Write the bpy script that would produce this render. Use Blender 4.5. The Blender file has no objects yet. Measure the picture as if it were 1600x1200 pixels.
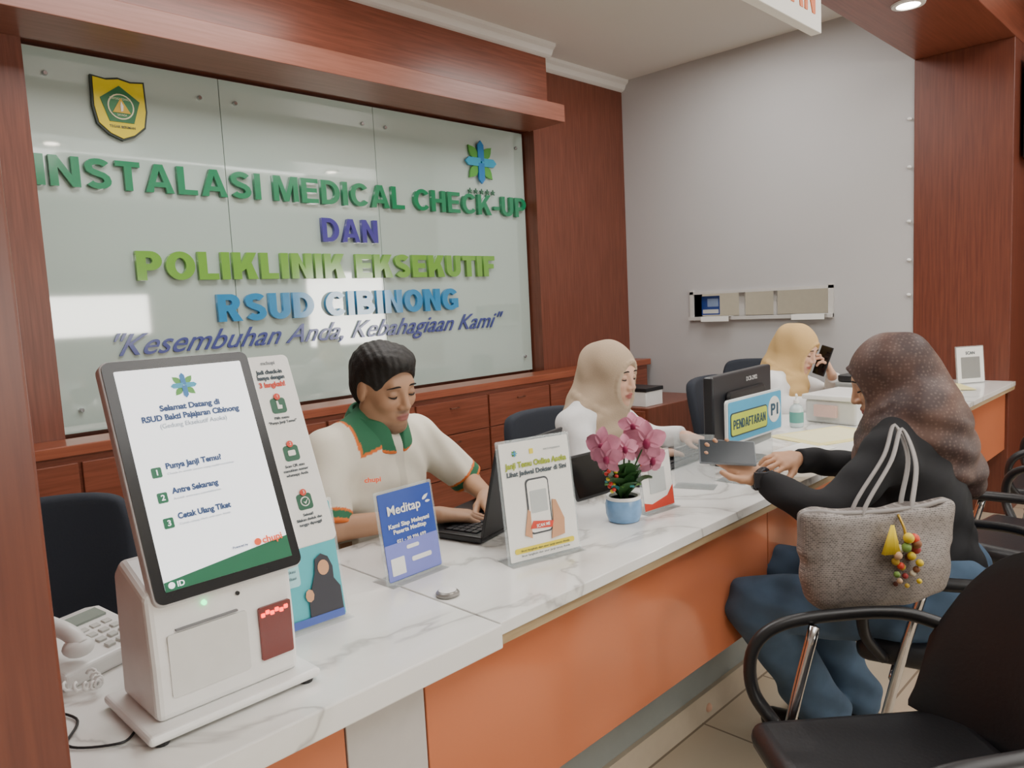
import bpy, math, numpy as np
from mathutils import Vector, Matrix
from math import sin, cos, pi, radians, sqrt
C = bpy.context.scene.collection
V = Vector
# ------------------------------------------------------------------ helpers
def lin(c):
    if isinstance(c, str):
        c = c.lstrip('#'); c = [int(c[i:i+2], 16)/255 for i in (0, 2, 4)]
    return tuple((x/12.92 if x <= .04045 else ((x+.055)/1.055)**2.4) for x in c[:3])
MATS = {}
def mat(name, col, rough=.5, metal=0, spec=.5, var=.06, scale=30, emit=0, alpha=1, trans=0, bump=0, attr=False, ior=None):
    if name in MATS: return MATS[name]
    m = bpy.data.materials.new(name); m.use_nodes = True
    nt = m.node_tree; n = nt.nodes; l = nt.links; b = n['Principled BSDF']
    c = lin(col)
    tc = n.new('ShaderNodeTexCoord'); no = n.new('ShaderNodeTexNoise')
    no.inputs['Scale'].default_value = scale; no.inputs['Detail'].default_value = 4
    l.new(tc.outputs['Object'], no.inputs['Vector'])
    hs = n.new('ShaderNodeHueSaturation')
    mr = n.new('ShaderNodeMapRange'); mr.inputs['To Min'].default_value = 1-var; mr.inputs['To Max'].default_value = 1+var
    l.new(no.outputs['Fac'], mr.inputs['Value']); l.new(mr.outputs['Result'], hs.inputs['Value'])
    if attr:
        a = n.new('ShaderNodeAttribute'); a.attribute_name = 'Col'; l.new(a.outputs['Color'], hs.inputs['Color'])
    else: hs.inputs['Color'].default_value = (*c, 1)
    l.new(hs.outputs['Color'], b.inputs['Base Color'])
    b.inputs['Roughness'].default_value = rough; b.inputs['Metallic'].default_value = metal
    b.inputs['Specular IOR Level'].default_value = spec
    if ior: b.inputs['IOR'].default_value = ior
    if emit:
        l.new(hs.outputs['Color'], b.inputs['Emission Color']); b.inputs['Emission Strength'].default_value = emit
    if alpha < 1: b.inputs['Alpha'].default_value = alpha
    if trans: b.inputs['Transmission Weight'].default_value = trans
    if bump:
        bp = n.new('ShaderNodeBump'); bp.inputs['Strength'].default_value = bump; bp.inputs['Distance'].default_value = .002
        l.new(no.outputs['Fac'], bp.inputs['Height']); l.new(bp.outputs['Normal'], b.inputs['Normal'])
    MATS[name] = m; return m
def wood(name, c1, c2, rough=.35, axis=2, sc=1.0):
    m = bpy.data.materials.new(name); m.use_nodes = True
    nt = m.node_tree; n = nt.nodes; l = nt.links; b = n['Principled BSDF']
    tc = n.new('ShaderNodeTexCoord'); mp = n.new('ShaderNodeMapping')
    s = [38*sc, 38*sc, 38*sc]; s[axis] = 1.6*sc; mp.inputs['Scale'].default_value = s
    no = n.new('ShaderNodeTexNoise'); no.inputs['Scale'].default_value = 2.2; no.inputs['Detail'].default_value = 6; no.inputs['Distortion'].default_value = .4
    cr = n.new('ShaderNodeValToRGB'); cr.color_ramp.elements[0].color = (*lin(c1), 1); cr.color_ramp.elements[1].color = (*lin(c2), 1)
    cr.color_ramp.elements[0].position = .3; cr.color_ramp.elements[1].position = .7
    l.new(tc.outputs['Object'], mp.inputs['Vector']); l.new(mp.outputs['Vector'], no.inputs['Vector'])
    l.new(no.outputs['Fac'], cr.inputs['Fac']); l.new(cr.outputs['Color'], b.inputs['Base Color'])
    b.inputs['Roughness'].default_value = rough
    MATS[name] = m; return m
def marble():
    m = bpy.data.materials.new('marble'); m.use_nodes = True
    nt = m.node_tree; n = nt.nodes; l = nt.links; b = n['Principled BSDF']
    tc = n.new('ShaderNodeTexCoord')
    no = n.new('ShaderNodeTexNoise'); no.inputs['Scale'].default_value = 2.2; no.inputs['Detail'].default_value = 5; no.inputs['Distortion'].default_value = .9
    l.new(tc.outputs['Object'], no.inputs['Vector'])
    s = n.new('ShaderNodeMath'); s.operation = 'SUBTRACT'; s.inputs[1].default_value = .5; l.new(no.outputs['Fac'], s.inputs[0])
    a = n.new('ShaderNodeMath'); a.operation = 'ABSOLUTE'; l.new(s.outputs[0], a.inputs[0])
    cr = n.new('ShaderNodeValToRGB'); e = cr.color_ramp.elements
    e[0].position = 0; e[0].color = (*lin('#bfbdba'), 1); e[1].position = .02; e[1].color = (*lin('#e6e5e1'), 1)
    x = e.new(.08); x.color = (*lin('#eeedea'), 1)
    l.new(a.outputs[0], cr.inputs['Fac']); l.new(cr.outputs['Color'], b.inputs['Base Color'])
    b.inputs['Roughness'].default_value = .12
    return m
def tiles():
    m = bpy.data.materials.new('floor_tiles'); m.use_nodes = True
    nt = m.node_tree; n = nt.nodes; l = nt.links; b = n['Principled BSDF']
    tc = n.new('ShaderNodeTexCoord'); br = n.new('ShaderNodeTexBrick')
    br.offset = 0; br.inputs['Scale'].default_value = 1; br.inputs['Brick Width'].default_value = .4; br.inputs['Row Height'].default_value = .4
    br.inputs['Mortar Size'].default_value = .004
    br.inputs['Color1'].default_value = (*lin('#cbbda8'), 1); br.inputs['Color2'].default_value = (*lin('#c2b39d'), 1); br.inputs['Mortar'].default_value = (*lin('#8d8071'), 1)
    l.new(tc.outputs['Object'], br.inputs['Vector']); l.new(br.outputs['Color'], b.inputs['Base Color'])
    b.inputs['Roughness'].default_value = .15
    return m
def box(x0, x1, y0, y1, z0, z1):
    v = [(x, y, z) for x in (x0, x1) for y in (y0, y1) for z in (z0, z1)]
    return v, [(0, 1, 3, 2), (4, 6, 7, 5), (0, 4, 5, 1), (2, 3, 7, 6), (0, 2, 6, 4), (1, 5, 7, 3)]
def cbox(c, s): return box(c[0]-s[0]/2, c[0]+s[0]/2, c[1]-s[1]/2, c[1]+s[1]/2, c[2]-s[2]/2, c[2]+s[2]/2)
def join(*gs):
    v = []; f = []
    for a, b in gs:
        o = len(v); v += list(a); f += [tuple(i+o for i in q) for q in b]
    return v, f
def xf(g, M): return [tuple(M @ V(p)) for p in g[0]], g[1]
def tube(pts, r, seg=10, close=False, flat=1.0):
    pts = [V(p) for p in pts]; n = len(pts)
    rs = r if isinstance(r, (list, tuple)) else [r]*n
    v = []; f = []; up = None
    for i, p in enumerate(pts):
        if close: t = (pts[(i+1) % n]-pts[i-1]).normalized()
        else: t = (pts[min(i+1, n-1)]-pts[max(i-1, 0)]).normalized()
        if up is None:
            up = V((0, 0, 1)) if abs(t.z) < .9 else V((1, 0, 0))
        a = (up-t*up.dot(t)).normalized(); up = a; b = t.cross(a)
        for k in range(seg):
            th = 2*pi*k/seg; v.append(tuple(p+(a*cos(th)*flat+b*sin(th))*rs[i]))
    m = n if close else n-1
    for i in range(m):
        for k in range(seg):
            a = i*seg+k; b2 = i*seg+(k+1) % seg; j = ((i+1) % n)*seg
            f.append((a, b2, j+(k+1) % seg, j+k))
    if not close:
        f.append(tuple(range(seg))[::-1]); f.append(tuple((n-1)*seg+k for k in range(seg)))
    return v, f
def lathe(prof, seg=24, c=(0, 0, 0)):
    v = []; f = []
    for r, z in prof:
        for k in range(seg):
            th = 2*pi*k/seg; v.append((c[0]+r*cos(th), c[1]+r*sin(th), c[2]+z))
    for i in range(len(prof)-1):
        for k in range(seg):
            f.append((i*seg+k, i*seg+(k+1) % seg, (i+1)*seg+(k+1) % seg, (i+1)*seg+k))
    f.append(tuple(range(seg))[::-1]); f.append(tuple((len(prof)-1)*seg+k for k in range(seg)))
    return v, f
def prism(poly, y0, y1):
    n = len(poly); v = [(x, y0, z) for x, z in poly]+[(x, y1, z) for x, z in poly]
    f = [tuple(range(n)), tuple(range(2*n-1, n-1, -1))]
    for i in range(n):
        j = (i+1) % n; f.append((i, i+n, j+n, j))
    return v, f
def rr(cx, cz, w, h, r, s=5):
    p = []
    for (sx, sz, a0) in ((1, 1, 0), (-1, 1, 90), (-1, -1, 180), (1, -1, 270)):
        for i in range(s+1):
            a = radians(a0+90*i/s); p.append((cx+sx*(w/2-r)+r*cos(a), cz+sz*(h/2-r)+r*sin(a)))
    return p
def ball(c, r, seg=12, rings=8, R=None):
    r = r if isinstance(r, (tuple, list)) else (r, r, r); v = []; f = []
    for i in range(rings+1):
        ph = pi*i/rings
        for k in range(seg):
            th = 2*pi*k/seg; p = V((r[0]*sin(ph)*cos(th), r[1]*sin(ph)*sin(th), r[2]*cos(ph)))
            if R: p = R @ p
            v.append((c[0]+p.x, c[1]+p.y, c[2]+p.z))
    for i in range(rings):
        for k in range(seg):
            f.append((i*seg+k, (i+1)*seg+k, (i+1)*seg+(k+1) % seg, i*seg+(k+1) % seg))
    return v, f
def arc(pts, n=8):
    P = [V(p) for p in pts]; P = [P[0]*2-P[1]]+P+[P[-1]*2-P[-2]]; out = []
    for i in range(1, len(P)-2):
        for k in range(n):
            t = k/n; a, b, c, d = P[i-1], P[i], P[i+1], P[i+2]
            out.append(.5*((2*b)+(c-a)*t+(2*a-5*b+4*c-d)*t*t+(3*b-a-3*c+d)*t**3))
    out.append(P[-2]); return out
def mk(name, g, m, parent=None, smooth=False, bevel=0, loc=None, rot=None, label=None, seg=2, col=None):
    me = bpy.data.meshes.new(name); me.from_pydata([tuple(p) for p in g[0]], [], [tuple(q) for q in g[1]]); me.validate(); me.update()
    for mm in (m if isinstance(m, (list, tuple)) else [m]): me.materials.append(mm)
    if smooth:
        me.polygons.foreach_set('use_smooth', [True]*len(me.polygons))
        if smooth == 'auto': me.set_sharp_from_angle(angle=radians(40))
    if col is not None:
        a = me.color_attributes.new('Col', 'FLOAT_COLOR', 'POINT'); a.data.foreach_set('color', np.ascontiguousarray(col, dtype=np.float32).ravel())
    o = bpy.data.objects.new(name, me); C.objects.link(o)
    if parent: o.parent = parent
    if loc: o.location = loc
    if rot: o.rotation_euler = rot
    if bevel:
        b = o.modifiers.new('b', 'BEVEL'); b.width = bevel; b.segments = seg; b.limit_method = 'ANGLE'
    if label: o['label'] = label
    return o
def thing(name, label, cat, loc=(0, 0, 0), rot=(0, 0, 0), group=None):
    e = bpy.data.objects.new(name, None); C.objects.link(e); e.location = loc; e.rotation_euler = rot; e.empty_display_size = .05
    e['label'] = label; e['category'] = cat
    if group: e['group'] = group
    return e
def struct(name, g, m, bevel=0):
    o = mk(name, g, m, bevel=bevel); o['kind'] = 'structure'; return o
def txt(parent, s, x, z, h, m, w=None, y=-.002, depth=.0004, bold=0, shear=0, align='CENTER', name='lettering', spacing=1.0):
    cu = bpy.data.curves.new('t', 'FONT'); cu.body = s; cu.size = 1; cu.align_x = 'LEFT'; cu.shear = shear
    cu.offset = bold; cu.space_character = spacing; cu.resolution_u = 4 if h < .04 else 8
    cu.extrude = depth/(2*h/.7)
    o = bpy.data.objects.new('t', cu); C.objects.link(o); bpy.context.view_layer.update()
    ev = o.evaluated_get(bpy.context.evaluated_depsgraph_get()); me = bpy.data.meshes.new_from_object(ev)
    bpy.data.objects.remove(o)
    n = len(me.vertices); co = np.empty(n*3, np.float32); me.vertices.foreach_get('co', co); co = co.reshape(-1, 3)
    if n == 0: return None
    x0, x1 = co[:, 0].min(), co[:, 0].max(); sz = h/.7; sx = sz if w is None else w/(x1-x0)
    W = (x1-x0)*sx; ox = {'CENTER': x-W/2, 'LEFT': x, 'RIGHT': x-W}[align]
    out = np.stack([(co[:, 0]-x0)*sx+ox, y-co[:, 2]*sz, co[:, 1]*sz+z], 1).astype(np.float32)
    me.vertices.foreach_set('co', out.ravel()); me.materials.clear(); me.materials.append(m); me.update()
    o = bpy.data.objects.new(name, me); C.objects.link(o); o.parent = parent; return o
def flat(parent, name, poly, m, y=-.0015, th=.001, **k): return mk(name, prism(poly, y, y+th), m, parent, **k)

# heavy grotesque capitals: 2D filled curves (outline + counters), one mesh per letter
def el(cx, cy, rx, ry, a0, a1, n=16): return [(cx+rx*cos(radians(a0+(a1-a0)*i/n)), cy+ry*sin(radians(a0+(a1-a0)*i/n))) for i in range(n+1)]
def band(pts, t):
    n = len(pts); L = []; Q = []
    for i in range(n):
        a = pts[max(i-1, 0)]; b = pts[min(i+1, n-1)]
        dx, dy = b[0]-a[0], b[1]-a[1]; q = sqrt(dx*dx+dy*dy) or 1; nx, ny = -dy/q*t/2, dx/q*t/2
        L.append((pts[i][0]+nx, pts[i][1]+ny)); Q.append((pts[i][0]-nx, pts[i][1]-ny))
    return Q+L[::-1]
def glyph(ch, t):
    h = t*.86; b = h/2; a = t/2
    if ch == 'I': return [[(0, 0), (t, 0), (t, 1), (0, 1)]], t
    if ch == '-': return [[(.02, .28), (.36, .28), (.36, .28+h), (.02, .28+h)]], .38
    if ch == 'T': W = .68; return [[(W/2-a, 0), (W/2+a, 0), (W/2+a, 1-h), (W, 1-h), (W, 1), (0, 1), (0, 1-h), (W/2-a, 1-h)]], W
    if ch == 'L': W = .60; return [[(0, 0), (W, 0), (W, h), (t, h), (t, 1), (0, 1)]], W
    if ch == 'E': W = .66; return [[(0, 0), (W, 0), (W, h), (t, h), (t, .52-b), (W*.92, .52-b), (W*.92, .52+b), (t, .52+b), (t, 1-h), (W, 1-h), (W, 1), (0, 1)]], W
    if ch == 'F': W = .62; return [[(0, 0), (t, 0), (t, .5-b), (W*.9, .5-b), (W*.9, .5+b), (t, .5+b), (t, 1-h), (W, 1-h), (W, 1), (0, 1)]], W
    if ch == 'H': W = .74; return [[(0, 0), (t, 0), (t, .52-b), (W-t, .52-b), (W-t, 0), (W, 0), (W, 1), (W-t, 1), (W-t, .52+b), (t, .52+b), (t, 1), (0, 1)]], W
    if ch == 'N': W = .76; return [[(0, 0), (t, 0), (t, .62), (W-t, 0), (W, 0), (W, 1), (W-t, 1), (W-t, .38), (t, 1), (0, 1)]], W
    if ch == 'M': W = .92; m = W/2; return [[(0, 0), (t*.9, 0), (t*.9, .68), (m-t*.42, 0), (m+t*.42, 0), (W-t*.9, .68), (W-t*.9, 0), (W, 0), (W, 1), (W-t*1.25, 1), (m, .32), (t*1.25, 1), (0, 1)]], W
    if ch == 'A': W = .84; m = W/2; return [[(0, 0), (t*1.08, 0), (W*.30, .20), (W*.70, .20), (W-t*1.08, 0), (W, 0), (m+t*.58, 1), (m-t*.58, 1)], [(W*.365, .20+h*.95), (W*.635, .20+h*.95), (m, .78)]], W
    if ch == 'K': W = .80; return [[(0, 0), (t, 0), (t, .27), (t*1.6, .40), (W-t*1.28, 0), (W, 0), (t*2.3, .62), (W-.02, 1), (W-t*1.3, 1), (t, .58), (t, 1), (0, 1)]], W
    if ch == 'U': W = .72; return [[(0, 1), (0, .36)]+el(W/2, .36, W/2, .36, 180, 360)+[(W, 1), (W-t, 1), (W-t, .36)]+el(W/2, .36, W/2-t, .36-h, 360, 180)+[(t, 1)]], W
    if ch == 'O': W = .84; return [el(W/2, .5, W/2, .5, 0, 360, 32)[:-1], el(W/2, .5, W/2-t, .5-h, 0, 360, 32)[:-1]], W
    if ch == 'C': return [el(.42, .5, .42, .5, 38, 322, 28)+el(.42, .5, .42-t, .5-h, 318, 42, 28)], .77
    if ch == 'G': return [el(.42, .5, .42, .5, 38, 300, 26)+[(.80, .12), (.80, .54), (.46, .54), (.46, .54-h), (.80-t, .54-h), (.80-t, .25)]+el(.42, .5, .42-t, .5-h, 292, 42, 24)], .80
    if ch == 'D': W = .76; return [[(0, 0), (.30, 0)]+el(.30, .5, W-.30, .5, -90, 90)+[(0, 1)], [(t, h), (.30, h)]+el(.30, .5, W-.30-t, .5-h, -90, 90)+[(t, 1-h)]], W
    if ch == 'P': W = .70; r = .33; return [[(0, 0), (t, 0), (t, 1-2*r), (.38, 1-2*r)]+el(.38, 1-r, W-.38, r, -90, 90, 12)+[(0, 1)], [(t, 1-2*r+h), (.36, 1-2*r+h)]+el(.36, 1-r, W-.36-t, r-h, -90, 90, 10)+[(t, 1-h)]], W
    if ch == 'R': W = .76; r = .31; return [[(0, 0), (t, 0), (t, 1-2*r), (.30, 1-2*r), (W-t*1.2, 0), (W, 0), (.54, .42)]+el(.40, 1-r, W-.06-.40, r, -65, 90, 12)+[(0, 1)], [(t, 1-2*r+h), (.36, 1-2*r+h)]+el(.36, 1-r, W-.06-.36-t, r-h, -90, 90, 10)+[(t, 1-h)]], W
    if ch == 'B': W = .74; return [[(0, 0), (.40, 0)]+el(.40, .275, W-.40, .275, -90, 62, 12)+el(.38, .74, W-.43, .26, -48, 90, 12)+[(0, 1)],
                                   [(t, h*.95), (.38, h*.95)]+el(.38, .275, W-.38-t, max(.275-h*.95, .04), -90, 90, 10)+[(t, .55-h*.95+.0)], [(t, .75-.25+h*.85), (.36, .5+h*.85)]+el(.36, (1.5-.15*h)/2, W-.41-t, max((.5-1.8*h)/2, .03), -90, 90, 10)+[(t, 1-h*.95)]], W
    if ch == 'S': W = .70; return [band(el(W/2, .745, W/2-a, .255-b, 24, 180, 10)+[(a+.03, .62), (a+.12, .555), (W/2, .505), (W-a-.12, .455), (W-a-.03, .38)]+el(W/2, .265, W/2-a, .265-b, 0, -156, 10), t*.94)], W
    return [], .34
def caps(parent, s, xc, z, h, W, m, y0, y1, t=.2, gap=.12, sp=.36, name='letter'):
    x = 0; P = []
    for ch in s:
        if ch == ' ': x += sp; continue
        g, w = glyph(ch, t); P.append((x, g)); x += w+gap
    x -= gap; k = W/x
    for ox, g in P:
        cu = bpy.data.curves.new('g', 'CURVE'); cu.dimensions = '2D'; cu.fill_mode = 'BOTH'; cu.extrude = abs(y1-y0)/2
        for lp in g:
            s_ = cu.splines.new('POLY'); s_.points.add(len(lp)-1); s_.use_cyclic_u = True
            for i, (px, pz) in enumerate(lp): s_.points[i].co = ((px+ox)*k, pz*h, 0, 1)
        o = bpy.data.objects.new('g', cu); C.objects.link(o); bpy.context.view_layer.update()
        me = bpy.data.meshes.new_from_object(o.evaluated_get(bpy.context.evaluated_depsgraph_get())); bpy.data.objects.remove(o)
        n = len(me.vertices); co = np.empty(n*3, np.float32); me.vertices.foreach_get('co', co); co = co.reshape(-1, 3)
        out = np.stack([xc-W/2+co[:, 0], (y0+y1)/2-co[:, 2], z+co[:, 1]], 1).astype(np.float32); me.vertices.foreach_set('co', out.ravel())
        me.materials.clear(); me.materials.append(m); me.update()
        o = bpy.data.objects.new(name, me); C.objects.link(o); o.parent = parent

# ------------------------------------------------------------------ camera
th_, ro_, az_ = radians(6), radians(2.85), radians(44.7)
Fh = V((cos(az_), sin(az_), 0)); Rr = V((sin(az_), -cos(az_), 0)); Zu = V((0, 0, 1))
U = Fh*sin(th_)+Zu*cos(th_); F = Fh*cos(th_)-Zu*sin(th_); D0 = -U
cx = Rr*cos(ro_)+D0*sin(ro_); cy = Rr*sin(ro_)-D0*cos(ro_)
cam = bpy.data.cameras.new('camera'); cam.sensor_width = 36; cam.lens = 1180/1600*36; cam.clip_start = .05
co = bpy.data.objects.new('camera', cam); C.objects.link(co)
M = Matrix((cx, cy, -F)).transposed().to_4x4(); M.translation = (0, 0, 1.35); co.matrix_world = M
bpy.context.scene.camera = co

# ------------------------------------------------------------------ materials
W_RED = wood('wood_red', '#643526', '#7e4736', .34)
W_REDX = wood('wood_red_horizontal', '#703c2b', '#8a4d3a', .30, axis=0)
W_COL = wood('wood_column', '#603126', '#75402f', .34)
MARB = marble(); TILE = tiles()
WHITE = mat('white_plastic', '#ecebe9', .35); OFFW = mat('paint_white', '#e4e2de', .8, var=.02, scale=3)
GREYW = mat('paint_grey', '#bcbaba', .6, var=.03, scale=2)
CEIL = mat('ceiling_paint', '#e6e4df', .85, var=.02, scale=2)
ORANGE = mat('orange_laminate', '#cd7a55', .13, var=.05, scale=3)
BLACK = mat('black_plastic', '#1b1b1e', .4); BLACKS = mat('black_screen', '#0d0e11', .12)
BLKLEA = mat('black_leatherette', '#202023', .4, bump=.2, scale=120)
NAVY = mat('dark_blue_fabric', '#262b36', .8, bump=.2, scale=200)
CHROME = mat('chrome', '#c9c9cc', .18, metal=1, var=.02)
PAPER = mat('paper_white', '#f2f1ec', .7, var=.02); YPAPER = mat('paper_yellow', '#efe3a0', .7, var=.03)
ACRY = mat('clear_acrylic', '#dfeaec', .05, alpha=.22, var=.01)
GREEN = mat('letter_green', '#1f8459', .12, ior=1.7); LIME = mat('letter_lime', '#76ac45', .12, ior=1.7)
PURPLE = mat('letter_purple', '#4a4296', .12, ior=1.7); BLUE = mat('letter_blue', '#2f8abf', .12, ior=1.7); NAVYL = mat('letter_navy', '#4b5290', .14)
DGREEN = mat('dark_green', '#1f5b42', .4); TXT = mat('ink_dark', '#3a4a55', .6); GREYT = mat('ink_grey', '#8d949a', .6)
RED = mat('ink_red', '#d8432f', .5); TEAL = mat('teal_print', '#4db3bd', .45); YEL = mat('yellow_print', '#e9d42f', .45)
LBLUE = mat('light_blue_print', '#4cb0dc', .4); BLUEP = mat('blue_print', '#3450a6', .3); LILAC = mat('lilac_print', '#7f86d4', .4)
INKN = mat('ink_navy', '#1e4a63', .5)
CORE = wood('chipboard_edge', '#8d7554', '#b39c78', .8, axis=0)

# ------------------------------------------------------------------ room
struct('floor', box(-3, 12.5, -4, 3.9, -.05, 0), TILE)
struct('ceiling', box(-3, 12.5, -4, 3.9, 3.03, 3.1), CEIL)
struct('wall_back', box(-3, 5.13, 3.74, 3.86, 0, 3.03), W_REDX)
struct('wall_left', box(-3.1, -3, -4, 3.9, 0, 3.03), OFFW)
hole = (2.0, 3.0, 1.19, 1.355)
struct('wall_right', join(box(5.01, 5.12, 1.49, hole[0], 0, 3.03), box(5.01, 5.12, hole[1], 3.74, 0, 3.03),
       box(5.01, 5.12, hole[0], hole[1], 0, hole[2]), box(5.01, 5.12, hole[0], hole[1], hole[3], 3.03)), GREYW)
struct('wall_hall', box(5.6, 5.7, -.3, 3.9, 0, 3.03), W_COL)
struct('wall_side', box(12.4, 12.5, -4, 3.9, 0, 3.03), OFFW)
WN = ((.2, 1.7, 1.0, 1.8), (2.5, 4.2, 1.2, 1.75), (6.7, 8.7, .8, 2.05), (9.6, 10.4, .9, 1.9))
fr = [box(-3, 12.5, -4.1, -4, 2.1, 3.03), box(-3, 12.5, -4.1, -4, 0, .7), box(-3, .2, -4.1, -4, .7, 2.1), box(1.7, 2.5, -4.1, -4, .7, 2.1), box(4.2, 6.7, -4.1, -4, .7, 2.1), box(8.7, 9.6, -4.1, -4, .7, 2.1), box(10.4, 12.5, -4.1, -4, .7, 2.1)]
struct('wall_front', join(*fr), mat('hall_paint', '#9c938a', .8))
GL = mat('daylit_glazing', '#f6f3ea', .3, emit=17, var=.03)
for i, (a, b_, c_, d_) in enumerate(WN):
    struct('window_%d' % (i+3), box(a, b_, -4.07, -4.06, c_, d_), GL)
    n_m = max(2, int((b_-a)/1.0)+1)
    struct('trim_%d' % (20+i), join(*([box(a+(b_-a)*k/(n_m-1)-.03, a+(b_-a)*k/(n_m-1)+.03, -4.05, -3.98, .7, 2.1) for k in range(n_m)]+[box(a, b_, -4.05, -4.0, .7, c_+.001), box(a, b_, -4.05, -4.0, d_-.001, 2.1)])), mat('frame_dark', '#5e4a40', .5))
struct('trim_1', box(5.0, 5.6, .985, 1.49, 0, 2.66), W_COL, .004)
struct('trim_2', box(-.32, .22, .985, 1.49, 0, 2.66), W_COL, .004)
struct('trim_3', box(-3, 5.6, .985, 1.49, 2.66, 3.03), W_REDX, .004)
struct('trim_4', box(3.97, 5.01, 3.6, 3.74, 0, 3.03), W_RED)
struct('trim_5', box(.1, .92, 3.6, 3.74, 0, 3.03), W_RED)
struct('trim_6', box(.92, 3.97, 3.6, 3.74, 2.54, 3.03), W_REDX)
struct('trim_7', box(-.2, 3.93, 3.28, 3.6, 2.52, 2.63), wood('wood_light', '#84503f', '#976050', .34, axis=0), .003)
struct('trim_8', box(-.2, 3.90, 3.40, 3.6, 2.63, 3.03), W_REDX)
def cornice(x0, x1, yf):
    pr = [(0, 3.03), (-.07, 3.03), (-.065, 3.01), (-.045, 2.995), (-.03, 2.965), (-.015, 2.955), (0, 2.95)]
    v = [(x, yf+a, b) for x in (x0, x1) for a, b in pr]; n = len(pr)
    f = [tuple(range(n)), tuple(range(2*n-1, n-1, -1))]+[(i, (i+1) % n, (i+1) % n+n, i+n) for i in range(n)]
    return v, f
struct('trim_9', cornice(-.2, 3.93, 3.40), OFFW); struct('trim_10', cornice(3.93, 5.01, 3.6), OFFW)
struct('window_1', join(box(4.995, 5.13, 1.97, 2.0, 1.16, 1.385), box(4.995, 5.13, 3.0, 3.03, 1.16, 1.385), box(4.995, 5.13, 1.97, 3.03, 1.355, 1.375), box(4.97, 5.13, 1.97, 3.03, 1.165, 1.19),
      box(5.05, 5.07, 2.62, 2.66, 1.19, 1.355), box(5.05, 5.07, 2.38, 2.40, 1.19, 1.355)), mat('window_frame', '#c9c6c2', .5))
struct('wall_booth', join(box(5.45, 5.47, 1.5, 3.6, .8, 1.9), box(5.12, 5.45, 1.5, 1.52, .8, 1.9), box(5.12, 5.45, 3.58, 3.6, .8, 1.9), box(5.12, 5.45, 1.5, 3.6, .78, .8), box(5.12, 5.45, 1.5, 3.6, 1.9, 1.92)), mat('booth_paint_glow', '#c9bfac', .7, emit=.4))  # walls emit faintly, standing in for the warm light inside the booth
struct('wall_booth_panel', box(5.43, 5.45, 1.7, 2.15, .8, 1.9), mat('booth_brown_glow', '#8c6c50', .6, emit=.2))  # brown panel with the booth's interior light put in as emission
po = thing('poster', 'small blue printed poster taped inside the hatch opening', 'poster', (5.09, 2.91, 1.27), (0, 0, radians(-90)))
flat(po, 'sheet', rr(0, 0, .15, .14, .003), BLUEP); flat(po, 'picture_panel', rr(0.02, .02, .09, .06, .003), mat('poster_pale', '#9fb4dd', .5), y=-.003)
flat(po, 'white_band', rr(0, -.045, .13, .03, .003), PAPER, y=-.003)
for i, y in enumerate((2.80, 2.12)):
    p = thing('paper_sheet', 'white paper sheet lying over the hatch ledge', 'paper', (4.975, y, 1.1905)); p['group'] = 'papers on the hatch ledge'
    mk('sheet', join(box(-.045, .03, -.12, .10, 0, .0012), box(-.047, -.045, -.12, .10, -.035, .0012)), PAPER, p)
for z in (2.33, 2.05, 1.73, 1.5, 1.29):
    k = thing('wall_clip', 'tiny white cable clip fixed to the wall edge', 'clip', (5.0, 1.515, z)); k['group'] = 'cable clips on the wall edge'
    mk('clip_body', ball((0, 0, 0), (.012, .014, .01)), WHITE, k, True)

# ------------------------------------------------------------------ glass sign panel
gp = thing('sign_panel', 'frosted pale green glass wall panel with raised coloured lettering', 'sign', (0, 3.7, 0))
GLASS = mat('frosted_glass', '#b9cac2', .04, ior=2.1, var=.02, scale=2)
mk('glass_pane', box(.925, 1.78, 0, .03, .88, 2.526), GLASS, gp); mk('glass_pane', box(1.784, 2.70, 0, .03, .88, 2.526), GLASS, gp)
mk('glass_pane', box(2.704, 3.955, 0, .03, .88, 2.526), GLASS, gp)
for x in (1.02, 1.68, 1.86, 2.62, 2.78, 3.88):
    for z in (2.42, .98):
        mk('standoff_bolt', xf(lathe([(.011, 0), (.011, .012), (.008, .016)], 14), Matrix.Translation((x, 0, z)) @ Matrix.Rotation(pi/2, 4, 'X')), CHROME, gp, 'auto')
caps(gp, 'INSTALASI MEDICAL CHECK-UP', 2.44, 1.95, .13, 3.0, GREEN, -.026, -.004, t=.21, gap=.12, sp=.34)
caps(gp, 'DAN', 2.48, 1.745, .13, .37, PURPLE, -.026, -.004, t=.21)
caps(gp, 'POLIKLINIK EKSEKUTIF', 2.455, 1.545, .135, 2.30, LIME, -.026, -.004, t=.26, gap=.10, sp=.34)
caps(gp, 'RSUD CIBINONG', 2.465, 1.335, .137, 1.59, BLUE, -.026, -.004, t=.25, gap=.10, sp=.34)
txt(gp, '"Kesembuhan Anda, Kebahagiaan Kami"', 2.43, 1.205, .10, NAVYL, w=2.5, y=-.008, depth=.006, shear=.55, bold=.004)
em = thing('wall_emblem', 'yellow shield emblem with green pentagon crest', 'emblem', (1.305, 3.685, 2.31))
sh = [(-.105, .125), (-.05, .118), (0, .128), (.05, .118), (.105, .125), (.108, 0), (.095, -.07), (.05, -.11), (0, -.13), (-.05, -.11), (-.095, -.07), (-.108, 0)][::-1]
flat(em, 'shield_border', [(x*1.08, z*1.07) for x, z in sh], mat('crest_dark', '#1f2d20', .4), y=-.006, th=.018)
flat(em, 'shield_face', sh, mat('crest_yellow', '#e4cf1e', .35), y=-.01, th=.006)
def ngon(n, r, cx=0, cz=0, a0=90, sx=1): return [(cx+r*cos(radians(a0+360*i/n))*sx, cz+r*sin(radians(a0+360*i/n))) for i in range(n)]
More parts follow.
